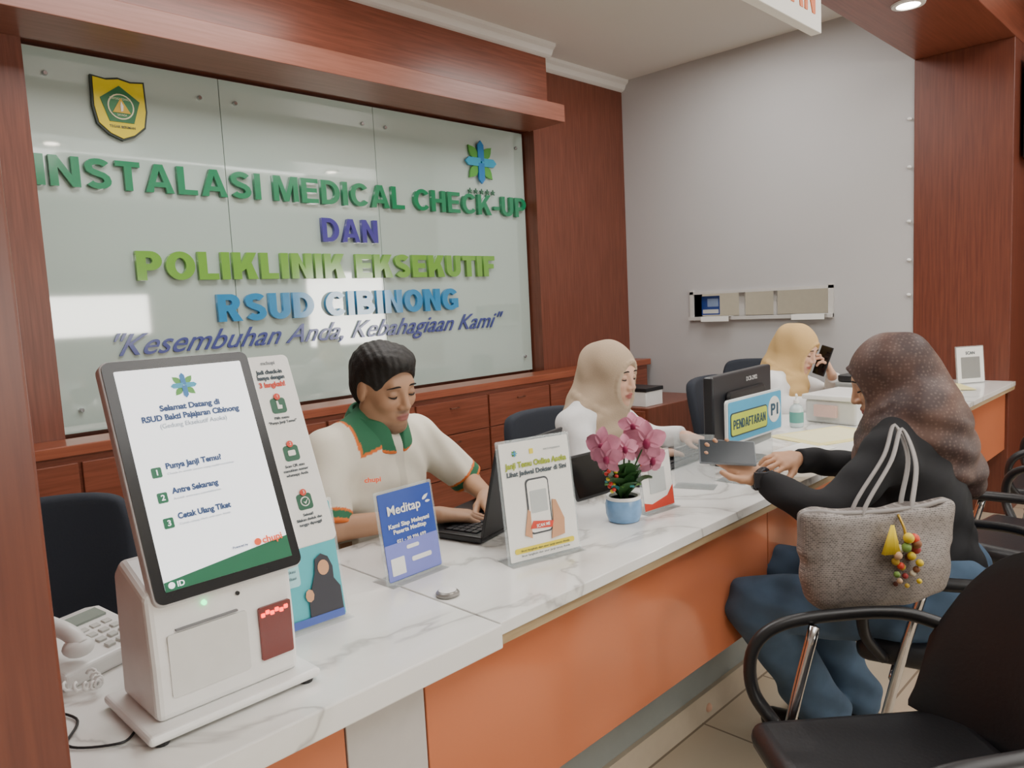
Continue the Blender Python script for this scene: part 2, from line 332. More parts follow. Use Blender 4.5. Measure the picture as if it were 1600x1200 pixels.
flat(em, 'pentagon', ngon(5, .088, 0, .012), mat('crest_green', '#1f6b3a', .4), y=-.013, th=.004)
flat(em, 'inner_ring', ngon(24, .056, 0, .008), mat('crest_cream', '#e8dfb8', .4), y=-.016, th=.004)
flat(em, 'inner_disc', ngon(24, .050, 0, .008), mat('crest_green2', '#2f7a48', .4), y=-.018, th=.003)
flat(em, 'mountain', [(-.038, -.02), (.038, -.02), (0, .045)], mat('crest_gold', '#d8b02c', .4), y=-.021, th=.004)
flat(em, 'kujang', [(-.004, -.015), (.005, -.012), (.008, .01), (0, .03), (-.004, .012)], PAPER, y=-.024, th=.004)
txt(em, 'PRAYOGA TOHAGA', 0, .037, .009, MATS['crest_cream'], w=.09, y=-.018)
txt(em, 'SAYAGA', 0, -.034, .009, MATS['crest_cream'], w=.04, y=-.022)
txt(em, 'TEGAR BERIMAN', 0, -.085, .011, TXT, w=.11, y=-.012, bold=.01)
def leafpoly(a, r0, r1, w):
    ca, sa = cos(a), sin(a); pts = []
    for t in (0, .2, .45, .7, .9, 1):
        pts.append((r0+(r1-r0)*t, w*sin(pi*min(t*.8+.12, 1))*(1-t**4)))
    pp = pts+[(x, -y) for x, y in reversed(pts[:-1])]
    return [(x*ca-y*sa, x*sa+y*ca) for x, y in pp]
def logo(parent, x, z, s, y=-.002, th=.002):
    def sh_(p): return [(x+a*s, z+b*s) for a, b in p]
    for i in range(4):
        flat(parent, 'logo_leaf', sh_(leafpoly(radians(45+90*i), .25, .95, .22)), mat('logo_green', '#5aa645', .35), y=y, th=th)
    for i in range(4):
        a = i*pi/2; ca, sa = cos(a), sin(a)
        q = [(.04, -.17), (.72, -.17), (.9, 0), (.72, .17), (.04, .17)]
        flat(parent, 'logo_petal', sh_([(u*ca-w*sa, u*sa+w*ca) for u, w in q]), mat('logo_blue' if i % 2 else 'logo_teal', '#2a7ec0' if i % 2 else '#38a7cf', .35), y=y-th*.6-i*.0002, th=th)
lg = thing('wall_logo', 'blue and green flower cross logo with small stars on glass', 'logo', (3.53, 3.685, 2.29))
logo(lg, 0, 0, .155, y=-.004, th=.012)
for i in range(5):
    st = []
    for k in range(10): st.append(((i-2)*.052+(.02 if k % 2 == 0 else .009)*cos(radians(90+36*k)), -.19+(.02 if k % 2 == 0 else .009)*sin(radians(90+36*k))))
    flat(lg, 'star', st, mat('star_green', '#3c6b52', .4), y=-.002, th=.008)

# ------------------------------------------------------------------ credenza
cr = thing('credenza', 'long low reddish wood credenza with drawers under the glass sign', 'cabinet', (0, 3.38, 0))
mk('carcass', box(.3, 4.95, .02, .2, .0, .83), W_REDX, cr); mk('top_board', box(.28, 4.98, 0, .215, .83, .875), wood('wood_top', '#86452f', '#9a563d', .3, axis=0), cr, bevel=.004)
BRONZE = mat('bronze_handle', '#6e4a3a', .35, metal=.4)
x = .34
while x < 4.8:
    for z0, z1 in ((.60, .80), (.34, .595), (.08, .335)):
        d = mk('drawer', box(x, x+.56, 0.004, .02, z0, z1), W_REDX, cr, bevel=.003)
        mk('handle', tube([(x+.25, .004, z1-.045), (x+.25, -.012, z1-.045), (x+.31, -.012, z1-.045), (x+.31, .004, z1-.045)], .003, 8), BRONZE, d, True)
    x += .575
lc = thing('low_cabinet', 'low reddish wood side cabinet against the grey wall', 'cabinet', (4.55, 2.9, 0))
mk('carcass', box(-.4, .4, -.05, .42, 0, .62), W_RED, lc, bevel=.004)
for z0 in (.05, .24, .43):
    d = mk('drawer', box(-.42, -.4, -.03, .40, z0, z0+.17), W_REDX, lc, bevel=.003); mk('knob', ball((-.43, .18, z0+.085), .012), CHROME, d, True)
bx = thing('storage_box', 'white cardboard box with dark lid on the low cabinet', 'box', (4.30, 3.0, .62))
mk('box_body', box(-.1, .1, -.10, .15, 0, .10), WHITE, bx, bevel=.004); mk('box_lid', box(-.105, .105, -.105, .155, .10, .125), BLACK, bx, bevel=.003)

# ------------------------------------------------------------------ reception counter
ct = thing('reception_counter', 'long reception counter with white marbled top and orange front', 'counter')
mk('worktop', box(.225, .90, .945, 1.57, .735, .78), MARB, ct, bevel=.003)
mk('worktop', box(.903, 5.0, .953, 1.57, .755, .78), MARB, ct, bevel=.002)
mk('edge_strip', box(.903, 5.0, .957, .985, .735, .7545), CORE, ct)
mk('front_panel', box(.76, 2.045, 1.0, 1.02, .385, .735), ORANGE, ct, bevel=.002)
mk('front_panel', box(2.05, 3.40, 1.0, 1.02, .385, .735), ORANGE, ct, bevel=.002)
mk('front_panel', box(3.405, 4.99, 1.0, 1.02, .385, .735), ORANGE, ct, bevel=.002)
mk('front_panel', box(.60, .757, 1.0, 1.02, .30, .735), mat('panel_grey', '#c6c2be', .5), ct, bevel=.002, label='pale grey laminate front panel')
mk('front_panel', box(.225, .597, 1.0, 1.02, .30, .735), ORANGE, ct, bevel=.002)
mk('plinth', box(.225, 4.99, 1.22, 1.26, 0, .735), mat('plinth_grey', '#9aa09d', .5), ct)
mk('underside_board', box(.225, 4.99, 1.02, 1.22, .385, .40), MATS['panel_grey'], ct)
mk('side_panel', box(.225, .25, 1.02, 1.55, 0, .735), OFFW, ct); mk('side_panel', box(4.97, 4.99, 1.26, 1.55, 0, .735), OFFW, ct)
struct('baseboard_counter', box(.225, 4.99, 1.205, 1.22, 0, .09), mat('base_tile', '#c9bba7', .3))

# ------------------------------------------------------------------ hanging sign, downlights, screen
hs = thing('hanging_sign', 'white hanging sign with orange lettering under the wooden beam', 'sign', (2.33, 1.2, 2.30))
mk('sign_board', box(-.62, .62, 0, .04, 0, .30), PAPER, hs, bevel=.003)
caps(hs, 'PENDAFTARAN', 0, .055, .15, 1.12, mat('sign_orange', '#e2702c', .4), -.003, -.0005, t=.2)
for x in (-.5, .5): mk('hanger_rod', tube([(x, .02, .30), (x, .02, .36)], .005, 8), CHROME, hs, True)
for i, (x, y, z) in enumerate([(4.0, 1.22, 2.66), (1.7, 1.22, 2.66), (1.5, -.9, 3.03), (3.2, -.9, 3.03), (1.5, -2.4, 3.03), (3.2, -2.4, 3.03), (-.3, -.9, 3.03)]):
    d = thing('downlight', 'round recessed white ceiling downlight, switched on', 'lamp', (x, y, z)); d['group'] = 'recessed downlights'
    mk('trim_ring', lathe([(.05, 0), (.075, 0), (.072, -.008), (.052, -.01), (.05, 0)], 28), WHITE, d, 'auto')
    mk('diffuser', lathe([(.0001, -.004), (.05, -.004), (.05, -.002)], 24), mat('lamp_glow', '#fff4e2', .5, emit=30, var=0), d)
tv = thing('television', 'black flat television mounted high on the wood pier', 'television', (5.40, .94, 2.30))
mk('tv_casing', cbox((0, .0, 0), (.56, .05, .55)), BLACK, tv, bevel=.006); flat(tv, 'tv_screen', rr(0, 0, .53, .52, .004), BLACKS, y=-.027)
mk('wall_bracket', box(-.1, .1, .02, .045, -.1, .1), BLACK, tv)

# ------------------------------------------------------------------ kiosk
kx = thing('self_service_kiosk', 'white self service check-in kiosk with large tilted portrait touch screen', 'kiosk', (.45, 1.12, .78))
mk('base_plate', box(-.13, .13, -.095, .09, 0.006, .02), WHITE, kx, bevel=.006, seg=3)
for sx in (-.11, .11):
    for sy in (-.08, .075): mk('foot', lathe([(.01, 0), (.012, .006)], 12, (sx, sy, 0)), BLACK, kx)
bp = [(-.068, .02), (-.068, .10), (-.062, .20), (.03, .235), (.06, .21), (.07, .02)]
v = [(x, a, b) for x in (-.108, .108) for a, b in bp]; n = len(bp)
mk('housing', (v, [tuple(range(n)), tuple(range(2*n-1, n-1, -1))]+[(i, i+n, (i+1) % n+n, (i+1) % n) for i in range(n)]), WHITE, kx, bevel=.010, seg=3)
flat(kx, 'printer_door', rr(-.028, .095, .115, .09, .004), mat('white_panel', '#dddcd9', .4), y=-.0695, th=.003)
flat(kx, 'printer_slot', rr(-.028, .144, .09, .003, .001), mat('slot_grey', '#77777a', .5), y=-.0690, th=.004)
flat(kx, 'scanner_window', rr(.073, .095, .052, .082, .003), mat('scanner_glass', '#5a1512', .1, emit=.5), y=-.0715, th=.004)
rl = mat('reflection_red', '#ff3a2a', .4, emit=5)  # emissive red for the painted reflection in the scanner window
for i in range(6): flat(kx, 'led_reflection', rr(.053+i*.0075, .124+.003*(i % 2), .006, .006, .001), rl, y=-.073, th=.002)  # glowing squares imitate red LED text reflected in the glass
flat(kx, 'status_light', ngon(14, .0035, -.03, .170), mat('led_green', '#4cff9a', .4, emit=4), y=-.068, th=.004)
flat(kx, 'camera_dot', ngon(14, .003, .02, .168), BLACK, y=-.067, th=.004)
tilt = radians(-21.5)
sc = mk('screen_casing', prism(rr(0, .178, .224, .358, .014), 0, .022), mat('casing_silver', '#d4d4d6', .45), kx, bevel=.003, loc=(.0125, -.075, .185), rot=(tilt, 0, 0))
flat(sc, 'bezel', rr(0, .178, .219, .353, .012), mat('bezel_black', '#1d1e22', .2), y=-.003, th=.004)
SCR = mat('screen_white', '#f4f7fb', .2, emit=.95, var=.01); SG = mat('screen_green', '#1e6547', .3, emit=.3)
SD = mat('screen_ink', '#22457a', .4, emit=.08); SGY = mat('screen_grey', '#98a2ad', .4, emit=.3)
flat(sc, 'display', rr(0, .178, .190, .322, .002), SCR, y=-.004, th=.002)
flat(sc, 'display_footer', [(-.095, .017), (.095, .017), (.095, .050), (-.095, .030)], SG, y=-.005, th=.002)
logo(sc, -.002, .308, .022, y=-.005, th=.001)
txt(sc, 'Selamat Datang di', -.0, .272, .0085, SD, w=.090, y=-.005, bold=.045)
txt(sc, 'RSUD Bakti Pajajaran Cibinong', -.0, .258, .0085, SD, w=.146, y=-.005, bold=.045)
txt(sc, '(Gedung Eksekutif Asoka)', -.0, .246, .0068, SGY, w=.100, y=-.005, bold=.01)
for i, (t, w) in enumerate((('Punya Janji Temu?', .082), ('Antre Sekarang', .068), ('Cetak Ulang Tiket', .078))):
    z = .183-i*.037
    flat(sc, 'menu_number_box', rr(-.070, z, .014, .015, .002), SG, y=-.005, th=.001); txt(sc, str(i+1), -.070, z-.004, .008, SCR, y=-.0065, bold=.02)
    txt(sc, t, -.056, z+.003, .0082, SD, w=w, y=-.005, align='LEFT', bold=.045)
    txt(sc, ['Check-in untuk pasien yang sudah terdaftar', 'Ambil antrean pendaftaran', 'Cetak ulang tiket antrean Anda'][i], -.056, z-.006, .0032, SGY, w=[.1, .07, .075][i], y=-.005, align='LEFT')
txt(sc, 'Powered by', .020, .050, .0034, SD, y=-.0065, bold=.02)
txt(sc, 'chupi', .070, .047, .010, mat('logo_orange', '#ee5a2c', .4, emit=.4), w=.032, y=-.0075, bold=.03)
flat(sc, 'brand_mark', ngon(14, .0055, .047, .051), MATS['logo_orange'], y=-.0075)
txt(sc, 'ID', -.074, .0205, .0075, SCR, y=-.0075, bold=.02); flat(sc, 'globe_icon', ngon(16, .0045, -.0865, .0242), SCR, y=-.0075)
sp = mk('side_panel', prism(rr(.142, .185, .084, .322, .010), .004, .009), mat('panel_white', '#f0efec', .35), kx, bevel=.002, loc=(.0125, -.075, .185), rot=(tilt, 0, 0))
txt(sp, 'mchupi', .145, .330, .006, GREYT, y=.003, bold=.02)
txt(sp, 'Jadi check-in', .120, .314, .0068, TXT, y=.003, align='LEFT', bold=.04, w=.046); txt(sp, 'hanya dengan', .120, .304, .0068, TXT, y=.003, align='LEFT', bold=.04, w=.048)
txt(sp, '3 langkah!', .120, .291, .0085, RED, y=.003, align='LEFT', bold=.04, w=.046)
for i, ls in enumerate((('Pilih menu', '"Punya Janji Temu?"'), ('Scan QR atau', 'masukkan nomor', 'whatsapp Anda'), ('Selesai!', 'Silakan duduk dan', 'tunggu dipanggil'))):
    z = .258-i*.082
    flat(sp, 'step_icon', rr(.144, z, .026, .026, .005), DGREEN, y=.003)
    if i == 0: flat(sp, 'hand_symbol', [(.141, z-.006), (.149, z-.006), (.150, z+.0), (.145, z+.001), (.144, z+.008), (.141, z+.008), (.141, z)][::-1], PAPER, y=.002)
    elif i == 1: flat(sp, 'ticket_symbol', rr(.144, z, .013, .009, .002), PAPER, y=.002)
    else:
        flat(sp, 'ring_symbol', ngon(18, .008, .144, z), PAPER, y=.002); flat(sp, 'ring_centre', ngon(18, .0062, .144, z), DGREEN, y=.001)
        flat(sp, 'tick_symbol', [(.140, z), (.1432, z-.0045), (.149, z+.004), (.1432, z-.0015)], PAPER, y=0)
    flat(sp, 'step_badge', ngon(14, .0055, .144, z+.015), RED, y=.001); txt(sp, str(i+1), .144, z+.0128, .0048, PAPER, y=-.0005)
    for j, s in enumerate(ls): txt(sp, s, .144, z-.023-j*.0075, .0044, TXT, y=.003, bold=.02)

# ------------------------------------------------------------------ desk stands
def stand(name, label, x, y, rz, w, h, front, lean=8, foot=.07, cat='sign holder'):
    t = thing(name, label, cat, (x, y, .78), (0, 0, radians(rz)))
    p = mk('sign_sheet', prism(rr(0, h/2+.006, w, h, .003), 0, .0015), front, t, rot=(radians(-lean), 0, 0))
    mk('acrylic_sleeve', prism(rr(0, h/2+.006, w+.012, h+.012, .004), .002, .005), ACRY, t, rot=(radians(-lean), 0, 0))
    mk('acrylic_foot', box(-w/2-.006, w/2+.006, -foot*.25, foot*.75, 0, .003), ACRY, t)
    return t, p
t, p = stand('desk_sign', 'blue card stand with white lettering in clear acrylic', .96, 1.265, 2, .145, .185, BLUEP)
flat(p, 'lower_tint', rr(0, .045, .145, .075, .002), LILAC, y=-.001)
txt(p, 'Meditap', -.008, .143, .019, PAPER, w=.09, y=-.0015, bold=.02); flat(p, 'spark_mark', [(a+.045, b+.158) for a, b in leafpoly(radians(30), 0, .02, .004)], PAPER)
flat(p, 'spark_mark', [(a+.052, b+.152) for a, b in leafpoly(radians(0), 0, .014, .003)], PAPER)
txt(p, 'Kami Siap Melayani', 0, .115, .009, PAPER, w=.112, y=-.0015, bold=.03); txt(p, 'Peserta Meditap', 0, .102, .009, PAPER, w=.09, y=-.0015, bold=.03)
txt(p, '021 - 50 996 699', 0, .083, .0065, PAPER, w=.08, y=-.002, bold=.02); flat(p, 'blank_white_square', rr(-.045, .035, .036, .036, .002), PAPER, y=-.002)
flat(p, 'round_tag', rr(.0, .068, .034, .008, .004), PAPER, y=-.002); flat(p, 'caption_bar', rr(.02, .04, .055, .010, .004), PAPER, y=-.002)
t, p = stand('desk_sign', 'white card stand with phone picture and yellow green heading', 1.215, 1.12, -14, .185, .262, PAPER, lean=7)
txt(p, 'Janji Temu Online Asoka', 0, .211, .0125, mat('heading_green', '#9aab1e', .5), w=.165, y=-.002, bold=.04); txt(p, 'Lihat Jadwal Dokter di Sini', 0, .193, .0105, TXT, w=.160, y=-.002, bold=.03)
logo(p, -.055, .243, .008); flat(p, 'small_crest', rr(-.01, .243, .010, .012, .002), YEL); txt(p, 'BAKTI PAJAJARAN', .045, .241, .004, GREYT)
flat(p, 'phone_frame', rr(-.005, .120, .062, .125, .011), mat('phone_frame', '#3d4248', .4)); flat(p, 'phone_display', rr(-.005, .120, .055, .117, .009), PAPER, y=-.0025)
flat(p, 'display_block', rr(-.005, .130, .044, .05, .003), mat('pale_grey', '#bfc4c3', .6), y=-.0032)
flat(p, 'hand_print', [(.018, .040), (.055, .045), (.058, .08), (.040, .125), (.030, .128), (.028, .085)], mat('print_skin', '#cf9a74', .6), y=-.0035)
flat(p, 'hand_print', [(-.05, .06), (-.032, .05), (-.030, .11), (-.036, .115)], MATS['print_skin'], y=-.003)
flat(p, 'scan_ribbon', [(-.035, .072), (.022, .066), (.028, .080), (-.026, .088)], RED, y=-.0045); txt(p, 'SCAN ME', -.002, .0725, .007, PAPER, w=.036, y=-.006, bold=.02)
flat(p, 'yellow_band', rr(0, .028, .16, .012, .005), YEL)
for i in range(2): txt(p, 'Ikuti langkah dan atur janji temu Anda', 0, .0255-i*.011, .0045, TXT, w=.13, y=-.003)
t, p = stand('desk_sign', 'teal card stand with printed portrait behind the kiosk', .635, 1.215, -4, .22, .215, TEAL, lean=10)
for i, s in enumerate(('Kami Melayani Setiap', 'Pasien Tanpa Biaya, Pungli', '& Gratifikasi')): txt(p, s, -.065, .188-i*.015, .0095, INKN, w=(.125, .145, .07)[i], y=-.002, align='LEFT', bold=.03)
flat(p, 'white_text_panel', rr(-.02, .11, .1, .06, .006), mat('pale_teal', '#a9dbe0', .5))
for i in range(4): txt(p, 'Apabila menemukan indikasi', -.02, .13-i*.012, .005, TXT, w=.085, y=-.003)
por = mat('print_black', '#34343c', .6)
flat(p, 'portrait_print', [(.038, .01), (.105, .01), (.105, .06), (.094, .078), (.095, .100), (.088, .120), (.075, .128), (.062, .120), (.058, .095), (.050, .075), (.040, .052)], por, y=-.0045)
flat(p, 'portrait_face', ngon(16, .014, .076, .102, sx=.8), MATS['print_skin'], y=-.0055); flat(p, 'portrait_hand', ngon(8, .012, .042, .058, sx=.7), MATS['print_skin'], y=-.0055)
flat(p, 'footer_band', rr(0, .012, .21, .014, .001), BLUEP, y=-.006, th=.0005); txt(p, 'Pungli', -.03, .05, .01, RED, y=-.003, bold=.02)
t, p = stand('desk_sign', 'small white card stand with red waves', 1.68, 1.125, -6, .12, .15, PAPER, lean=6)
flat(p, 'red_wave', [(-.06, .008), (.06, .008), (.06, .06), (.035, .035), (0, .028), (-.03, .022), (-.06, .03)], RED); flat(p, 'red_wave', [(-.06, .155), (-.06, .12), (-.03, .135), (.0, .15), (.01, .155)], RED)
flat(p, 'grey_square', rr(0, .082, .065, .065, .002), MATS['pale_grey'])
txt(p, 'SCAN DI SINI', 0, .122, .006, RED, y=-.002)
t = thing('tablet_stand', 'black tablet leaning on a small stand', 'tablet', (1.68, 1.33, .78), (0, 0, radians(-4)))
p = mk('tablet_case', prism(rr(0, .075, .17, .13, .008), 0, .009), BLACK, t, bevel=.002, rot=(radians(-22), 0, 0)); flat(p, 'tablet_screen', rr(0, .075, .155, .115, .003), BLACKS)
mk('prop', prism([(-.03, 0), (.03, 0), (.02, .09), (-.02, .09)], 0, .004), BLACK, t, loc=(0, .075, 0), rot=(radians(22), 0, 0))
t = thing('acrylic_divider', 'clear upright acrylic card holder on the counter', 'card holder', (1.95, 1.18, .78), (0, 0, radians(20)))
mk('panel', box(-.003, .001, -.06, .06, 0, .16), ACRY, t); mk('foot', box(-.03, .04, -.06, .06, 0, .003), ACRY, t)
t = thing('counter_sign', 'light blue and yellow registration sign on clear stand', 'sign', (2.175, 1.10, .78))
p = mk('sign_board', prism(rr(0, .19, .36, .135, .012), -.004, .004), mat('sign_frame_white', '#eef3f4', .3), t)
flat(p, 'blue_field', rr(0, .19, .345, .122, .008), LBLUE, y=-.0055); flat(p, 'yellow_plate', rr(-.045, .182, .235, .072, .012), TXT, y=-.0065)
flat(p, 'yellow_plate_inner', rr(-.045, .182, .227, .064, .010), mat('lime_yellow', '#cfe04a', .4), y=-.0075); caps(p, 'PENDAFTARAN', -.045, .168, .028, .205, INKN, -.0085, -.0070, t=.2)
flat(p, 'round_badge', ngon(28, .042, .122, .195), PAPER, y=-.0065); txt(p, 'P1', .122, .178, .036, INKN, w=.05, y=-.0075, bold=.03)
mk('acrylic_back', box(-.13, .13, .004, .007, 0, .14), ACRY, t); mk('acrylic_foot', box(-.13, .13, -.03, .07, 0, .003), ACRY, t)
t, p = stand('desk_sign', 'small white card stand at the end of the counter', 4.82, 1.13, -35, .17, .20, PAPER, lean=5)
flat(p, 'grey_square', rr(0, .09, .12, .12, .003), mat('grey_print', '#8b8b88', .6)); txt(p, 'SCAN', 0, .165, .016, TXT, y=-.002, bold=.02)

# ------------------------------------------------------------------ desk items
def phone_desk():
    t = thing('desk_telephone', 'white corded desk telephone on the counter', 'telephone', (.345, 1.42, .78), (0, 0, radians(20)))
    b = [(-.09, 0), (.09, 0), (.09, .05), (.05, .06), (-.09, .028)]
    v = [(x, a, z) for x in (-.085, .085) for a, z in b]; n = 5
    mk('base', (v, [tuple(range(n)), tuple(range(2*n-1, n-1, -1))]+[(i, i+n, (i+1) % n+n, (i+1) % n) for i in range(n)]), WHITE, t, bevel=.006, seg=3)
    hp = arc([(-.05, -.085, .06), (-.05, -.06, .078), (-.05, 0, .088), (-.05, .06, .098), (-.05, .085, .085)], 6)
    mk('handset', join(tube(hp, .014, 12), ball((-.05, -.078, .058), (.024, .024, .016)), ball((-.05, .08, .082), (.024, .024, .016))), WHITE, t, True)
    R = Matrix.Rotation(radians(11), 4, 'X')
    for i in range(3):
        for j in range(4): mk('key', xf(cbox((.012+i*.022, -.06+j*.022, .047), (.015, .012, .006)), R), mat('key_grey', '#c9c9c4', .5), t, bevel=.001)
    mk('display_strip', xf(cbox((.035, .04, .05), (.07, .03, .004)), R), mat('lcd_grey', '#8f9a92', .2), t)
    cd = [(-.05-.006*cos(i*.9)-.05*i/60, -.10-.05*sin(i/60*pi), .02+.006*sin(i*.9)+.0) for i in range(60)]
    mk('coiled_cord', tube(cd, .0025, 6), WHITE, t, True)
phone_desk()
t = thing('cable', 'thin black power cable lying on the counter', 'cable', (.3, 1.1, .78))
mk('cord', tube(arc([(-.06, .2, .004), (-.02, .1, .004), (-.05, .03, .004), (.0, -.02, .004), (.03, .0, .004)], 8), .002, 6), BLACK, t, True)
def laptop():
    t = thing('laptop', 'open black laptop on the counter in front of the seated man', 'laptop', (1.345, 1.34, .78), (0, 0, radians(13)))
    mk('base', box(-.165, .165, 0, .225, .004, .020), BLACK, t, bevel=.004)
    mk('keyboard', box(-.145, .145, .025, .125, .020, .0205), BLACKS, t)
    for r in range(5):
        mk('key_row', join(*[cbox((-.135+.0195*k, .035+r*.019, .0215), (.016, .015, .003)) for k in range(15)]), mat('key_black', '#26262a', .5), t)
    mk('touchpad', box(-.045, .045, .15, .21, .020, .0208), mat('pad', '#2c2c30', .3), t)
    a = radians(14)
    l = mk('lid', box(-.165, .165, -.004, .004, 0, .225), BLACK, t, bevel=.003, loc=(0, -.002, .018), rot=(a, 0, 0))
    mk('screen', box(-.155, .155, .004, .005, .012, .215), mat('screen_lit', '#8fa3b0', .3, emit=.6), l)
    txt(l, 'Lenovo', -.10, .19, .014, mat('badge_silver', '#c3c3c3', .3), y=-.0048, w=.06, bold=.02)
    mk('hinge', tube([(-.13, 0, .018), (.13, 0, .018)], .006, 10), BLACK, t, True)
laptop()
t = thing('pin_badge', 'small flat round metal badge lying on the counter', 'badge', (.93, 1.13, .78), (0, 0, radians(15)))
mk('badge_body', lathe([(.020, 0), (.024, .002), (.024, .006), (.020, .010), (.012, .011)], 28), mat('badge_grey', '#8d8a86', .3, metal=.5), t, 'auto'); mk('badge_face', lathe([(.012, .0105), (.018, .0112), (.010, .0125)], 24), WHITE, t, 'auto')
t = thing('computer_monitor', 'black computer monitor seen from behind on the counter', 'monitor', (2.34, 1.235, .78), (0, 0, radians(4)))
mo = mk('monitor_casing', box(-.235, .235, -.015, .02, .04, .312), mat('monitor_back', '#25262a', .35), t, bevel=.008, seg=3)
mk('rear_bulge', prism(rr(0, .17, .30, .17, .02), -.030, -.013), BLACK, t, bevel=.01); mk('display', box(-.22, .22, .02, .021, .055, .297), MATS['screen_lit'], t)
mk('stand_neck', box(-.03, .03, -.028, -.012, .008, .12), BLACK, t, bevel=.004); mk('stand_foot', prism(rr(0, 0, .22, .13, .03), 0, .008), BLACK, t, loc=(0, 0.01, .008), rot=(radians(-90), 0, 0))
txt(t, 'DCB-2902', .06, .275, .014, MATS['badge_silver'], y=-.017, w=.09, bold=.02)
t = thing('keyboard', 'black computer keyboard behind the monitor', 'keyboard', (2.30, 1.43, .78), (0, 0, radians(2)))
mk('keyboard_body', box(-.21, .21, -.065, .065, .002, .018), BLACK, t, bevel=.004)
for r in range(5): mk('key_row', join(*[cbox((-.19+.021*k, -.048+r*.022, .020), (.017, .017, .006)) for k in range(19)]), MATS['key_black'], t)
t = thing('card_machine', 'dark grey card machine on the counter behind the stands', 'card machine', (1.87, 1.37, .78), (0, 0, radians(25)))
mk('machine_body', prism([(-.04, 0), (.04, 0), (.035, .05), (-.04, .07)], -.06, .06), BLACK, t, bevel=.006); mk('machine_screen', box(-.02, .02, -.0615, -.0605, .02, .05), BLACKS, t)
def orchid():
    t = thing('potted_orchid', 'pink orchids and berries in a small blue and white pot', 'flower pot', (1.55, 1.15, .78))
    mk('pot', lathe([(.030, 0), (.040, .002), (.046, .02), (.047, .045), (.043, .062), (.038, .062), (.038, .05), (.001, .048)], 28), mat('pot_blue', '#7fa8d4', .25, var=.45, scale=22), t, 'auto')
    mk('pot_rim', lathe([(.043, .058), (.046, .060), (.044, .068), (.038, .066), (.037, .058)], 28), WHITE, t, 'auto')
    gl = mat('leaf_green', '#33572f', .4, var=.2)
    def leafm(L, w, a, el_, z0):
        n = 8; v = []; f = []
        for i in range(n+1):
            s = i/n; r = L*s; z = z0+L*s*sin(el_)-L*.45*s*s; wd = w*sin(pi*min(.06+s*.94, 1))**.7
            rr_ = r*cos(el_)
            for k in (-1, 0, 1):
                v.append((rr_*cos(a)-k*wd*sin(a), rr_*sin(a)+k*wd*cos(a), z+abs(k)*.006))
        for i in range(n):
            for k in range(2): f.append((i*3+k, i*3+k+1, i*3+k+4, i*3+k+3))
        return v, f
    for a, L, e in ((.3, .14, 1.2), (1.4, .13, 1.3), (2.6, .15, 1.2), (3.8, .14, 1.3), (4.7, .15, 1.25), (5.6, .14, 1.2), (5.1, .18, 1.45), (4.2, .18, 1.4), (4.4, .14, 1.0), (5.3, .14, 1.0), (3.4, .15, 1.1)):
        mk('leaf', leafm(L, .031, a, e, .055), gl, t, True)
    for a in range(12):
        mk('leaf', leafm(.09, .009, a*.63, 1.0, .06), mat('leaf_teal', '#4ba6a8', .5) if a % 2 else mat('leaf_light', '#5f8f3e', .4), t, True)
    pk = mat('petal_pink', '#c77d96', .5, var=.3, scale=40); dk = mat('petal_centre', '#8e1f4d', .5)
    def flower(c, yaw, pit, s):
        R = Matrix.Rotation(yaw, 3, 'Z') @ Matrix.Rotation(pit, 3, 'Y')
        gs = []
        for k in range(5):
            a = radians(90+72*k); w = .019 if k in (0, 2, 3) else .025
            v = []; f = []; n = 6
            for i in range(n+1):
                q = i/n; L = .042*q; wd = w*sin(pi*(.05+.9*q))**.8*.8
                for j in (-1, -.5, 0, .5, 1):
                    p = V((.006-.014*q*q+.003*abs(j), 0, 0)); yy = L*cos(a)-j*wd*sin(a); zz = L*sin(a)+j*wd*cos(a)
                    p = R @ (V((p.x, yy, zz))*s); v.append(tuple(V(c)+p))
            for i in range(n):
                for j in range(4): f.append((i*5+j, i*5+j+1, i*5+j+6, i*5+j+5))
            gs.append((v, f))
        fl = mk('flower', join(*gs), pk, t, True)
        mk('flower_centre', ball(tuple(V(c)+R @ V((.008, 0, -.004))*s), (.006*s, .009*s, .011*s)), dk, fl, True)
    for c, yaw, pit, s in (((.045, -.045, .205), radians(215), .1, 1.25), ((.065, -.045, .155), radians(240), .2, 1.05), ((-.04, .03, .20), radians(200), -.1, 1.15),
                           ((-.06, .0, .175), radians(190), .1, 1.0), ((.05, .0, .24), radians(225), -.3, .9), ((.0, -.01, .19), radians(222), -.2, .9)):
        flower(c, yaw, pit, s)
        mk('stem', tube(arc([(c[0]*.1, c[1]*.1, .05), (c[0]*.5, c[1]*.4, .13), c], 5), .0022, 6), gl, t, True)
    rb = mat('berry_red', '#c8332c', .3)
    for i in range(14):
        a = 2.6+.25*sin(i*2.1); r = .035+.012*sin(i*3.3); mk('berry', ball((r*cos(a)-.012, r*sin(a)-.015, .085+i*.0055), .0055), rb if i % 3 else mat('berry_yellow', '#d8c83a', .3), t, True)
orchid()
t = thing('plastic_box', 'translucent white plastic storage box on the counter', 'box', (3.32, 1.27, .78), (0, 0, radians(-8)))
mk('box_body', box(-.13, .15, -.13, .10, 0, .10), mat('box_plastic', '#cfd0cd', .3), t, bevel=.012, seg=3); mk('box_lid', box(-.14, .16, -.14, .11, .10, .122), WHITE, t, bevel=.006)
mk('box_latch', box(-.02, .04, -.146, -.138, .07, .115), MATS['box_plastic'], t); mk('box_label', box(-.145, -.13, -.05, .05, .03, .08), mat('pinkish', '#d9b7ae', .6), t)
t = thing('label_printer', 'grey and black desktop printer on the counter', 'printer', (3.70, 1.28, .78), (0, 0, radians(-8)))
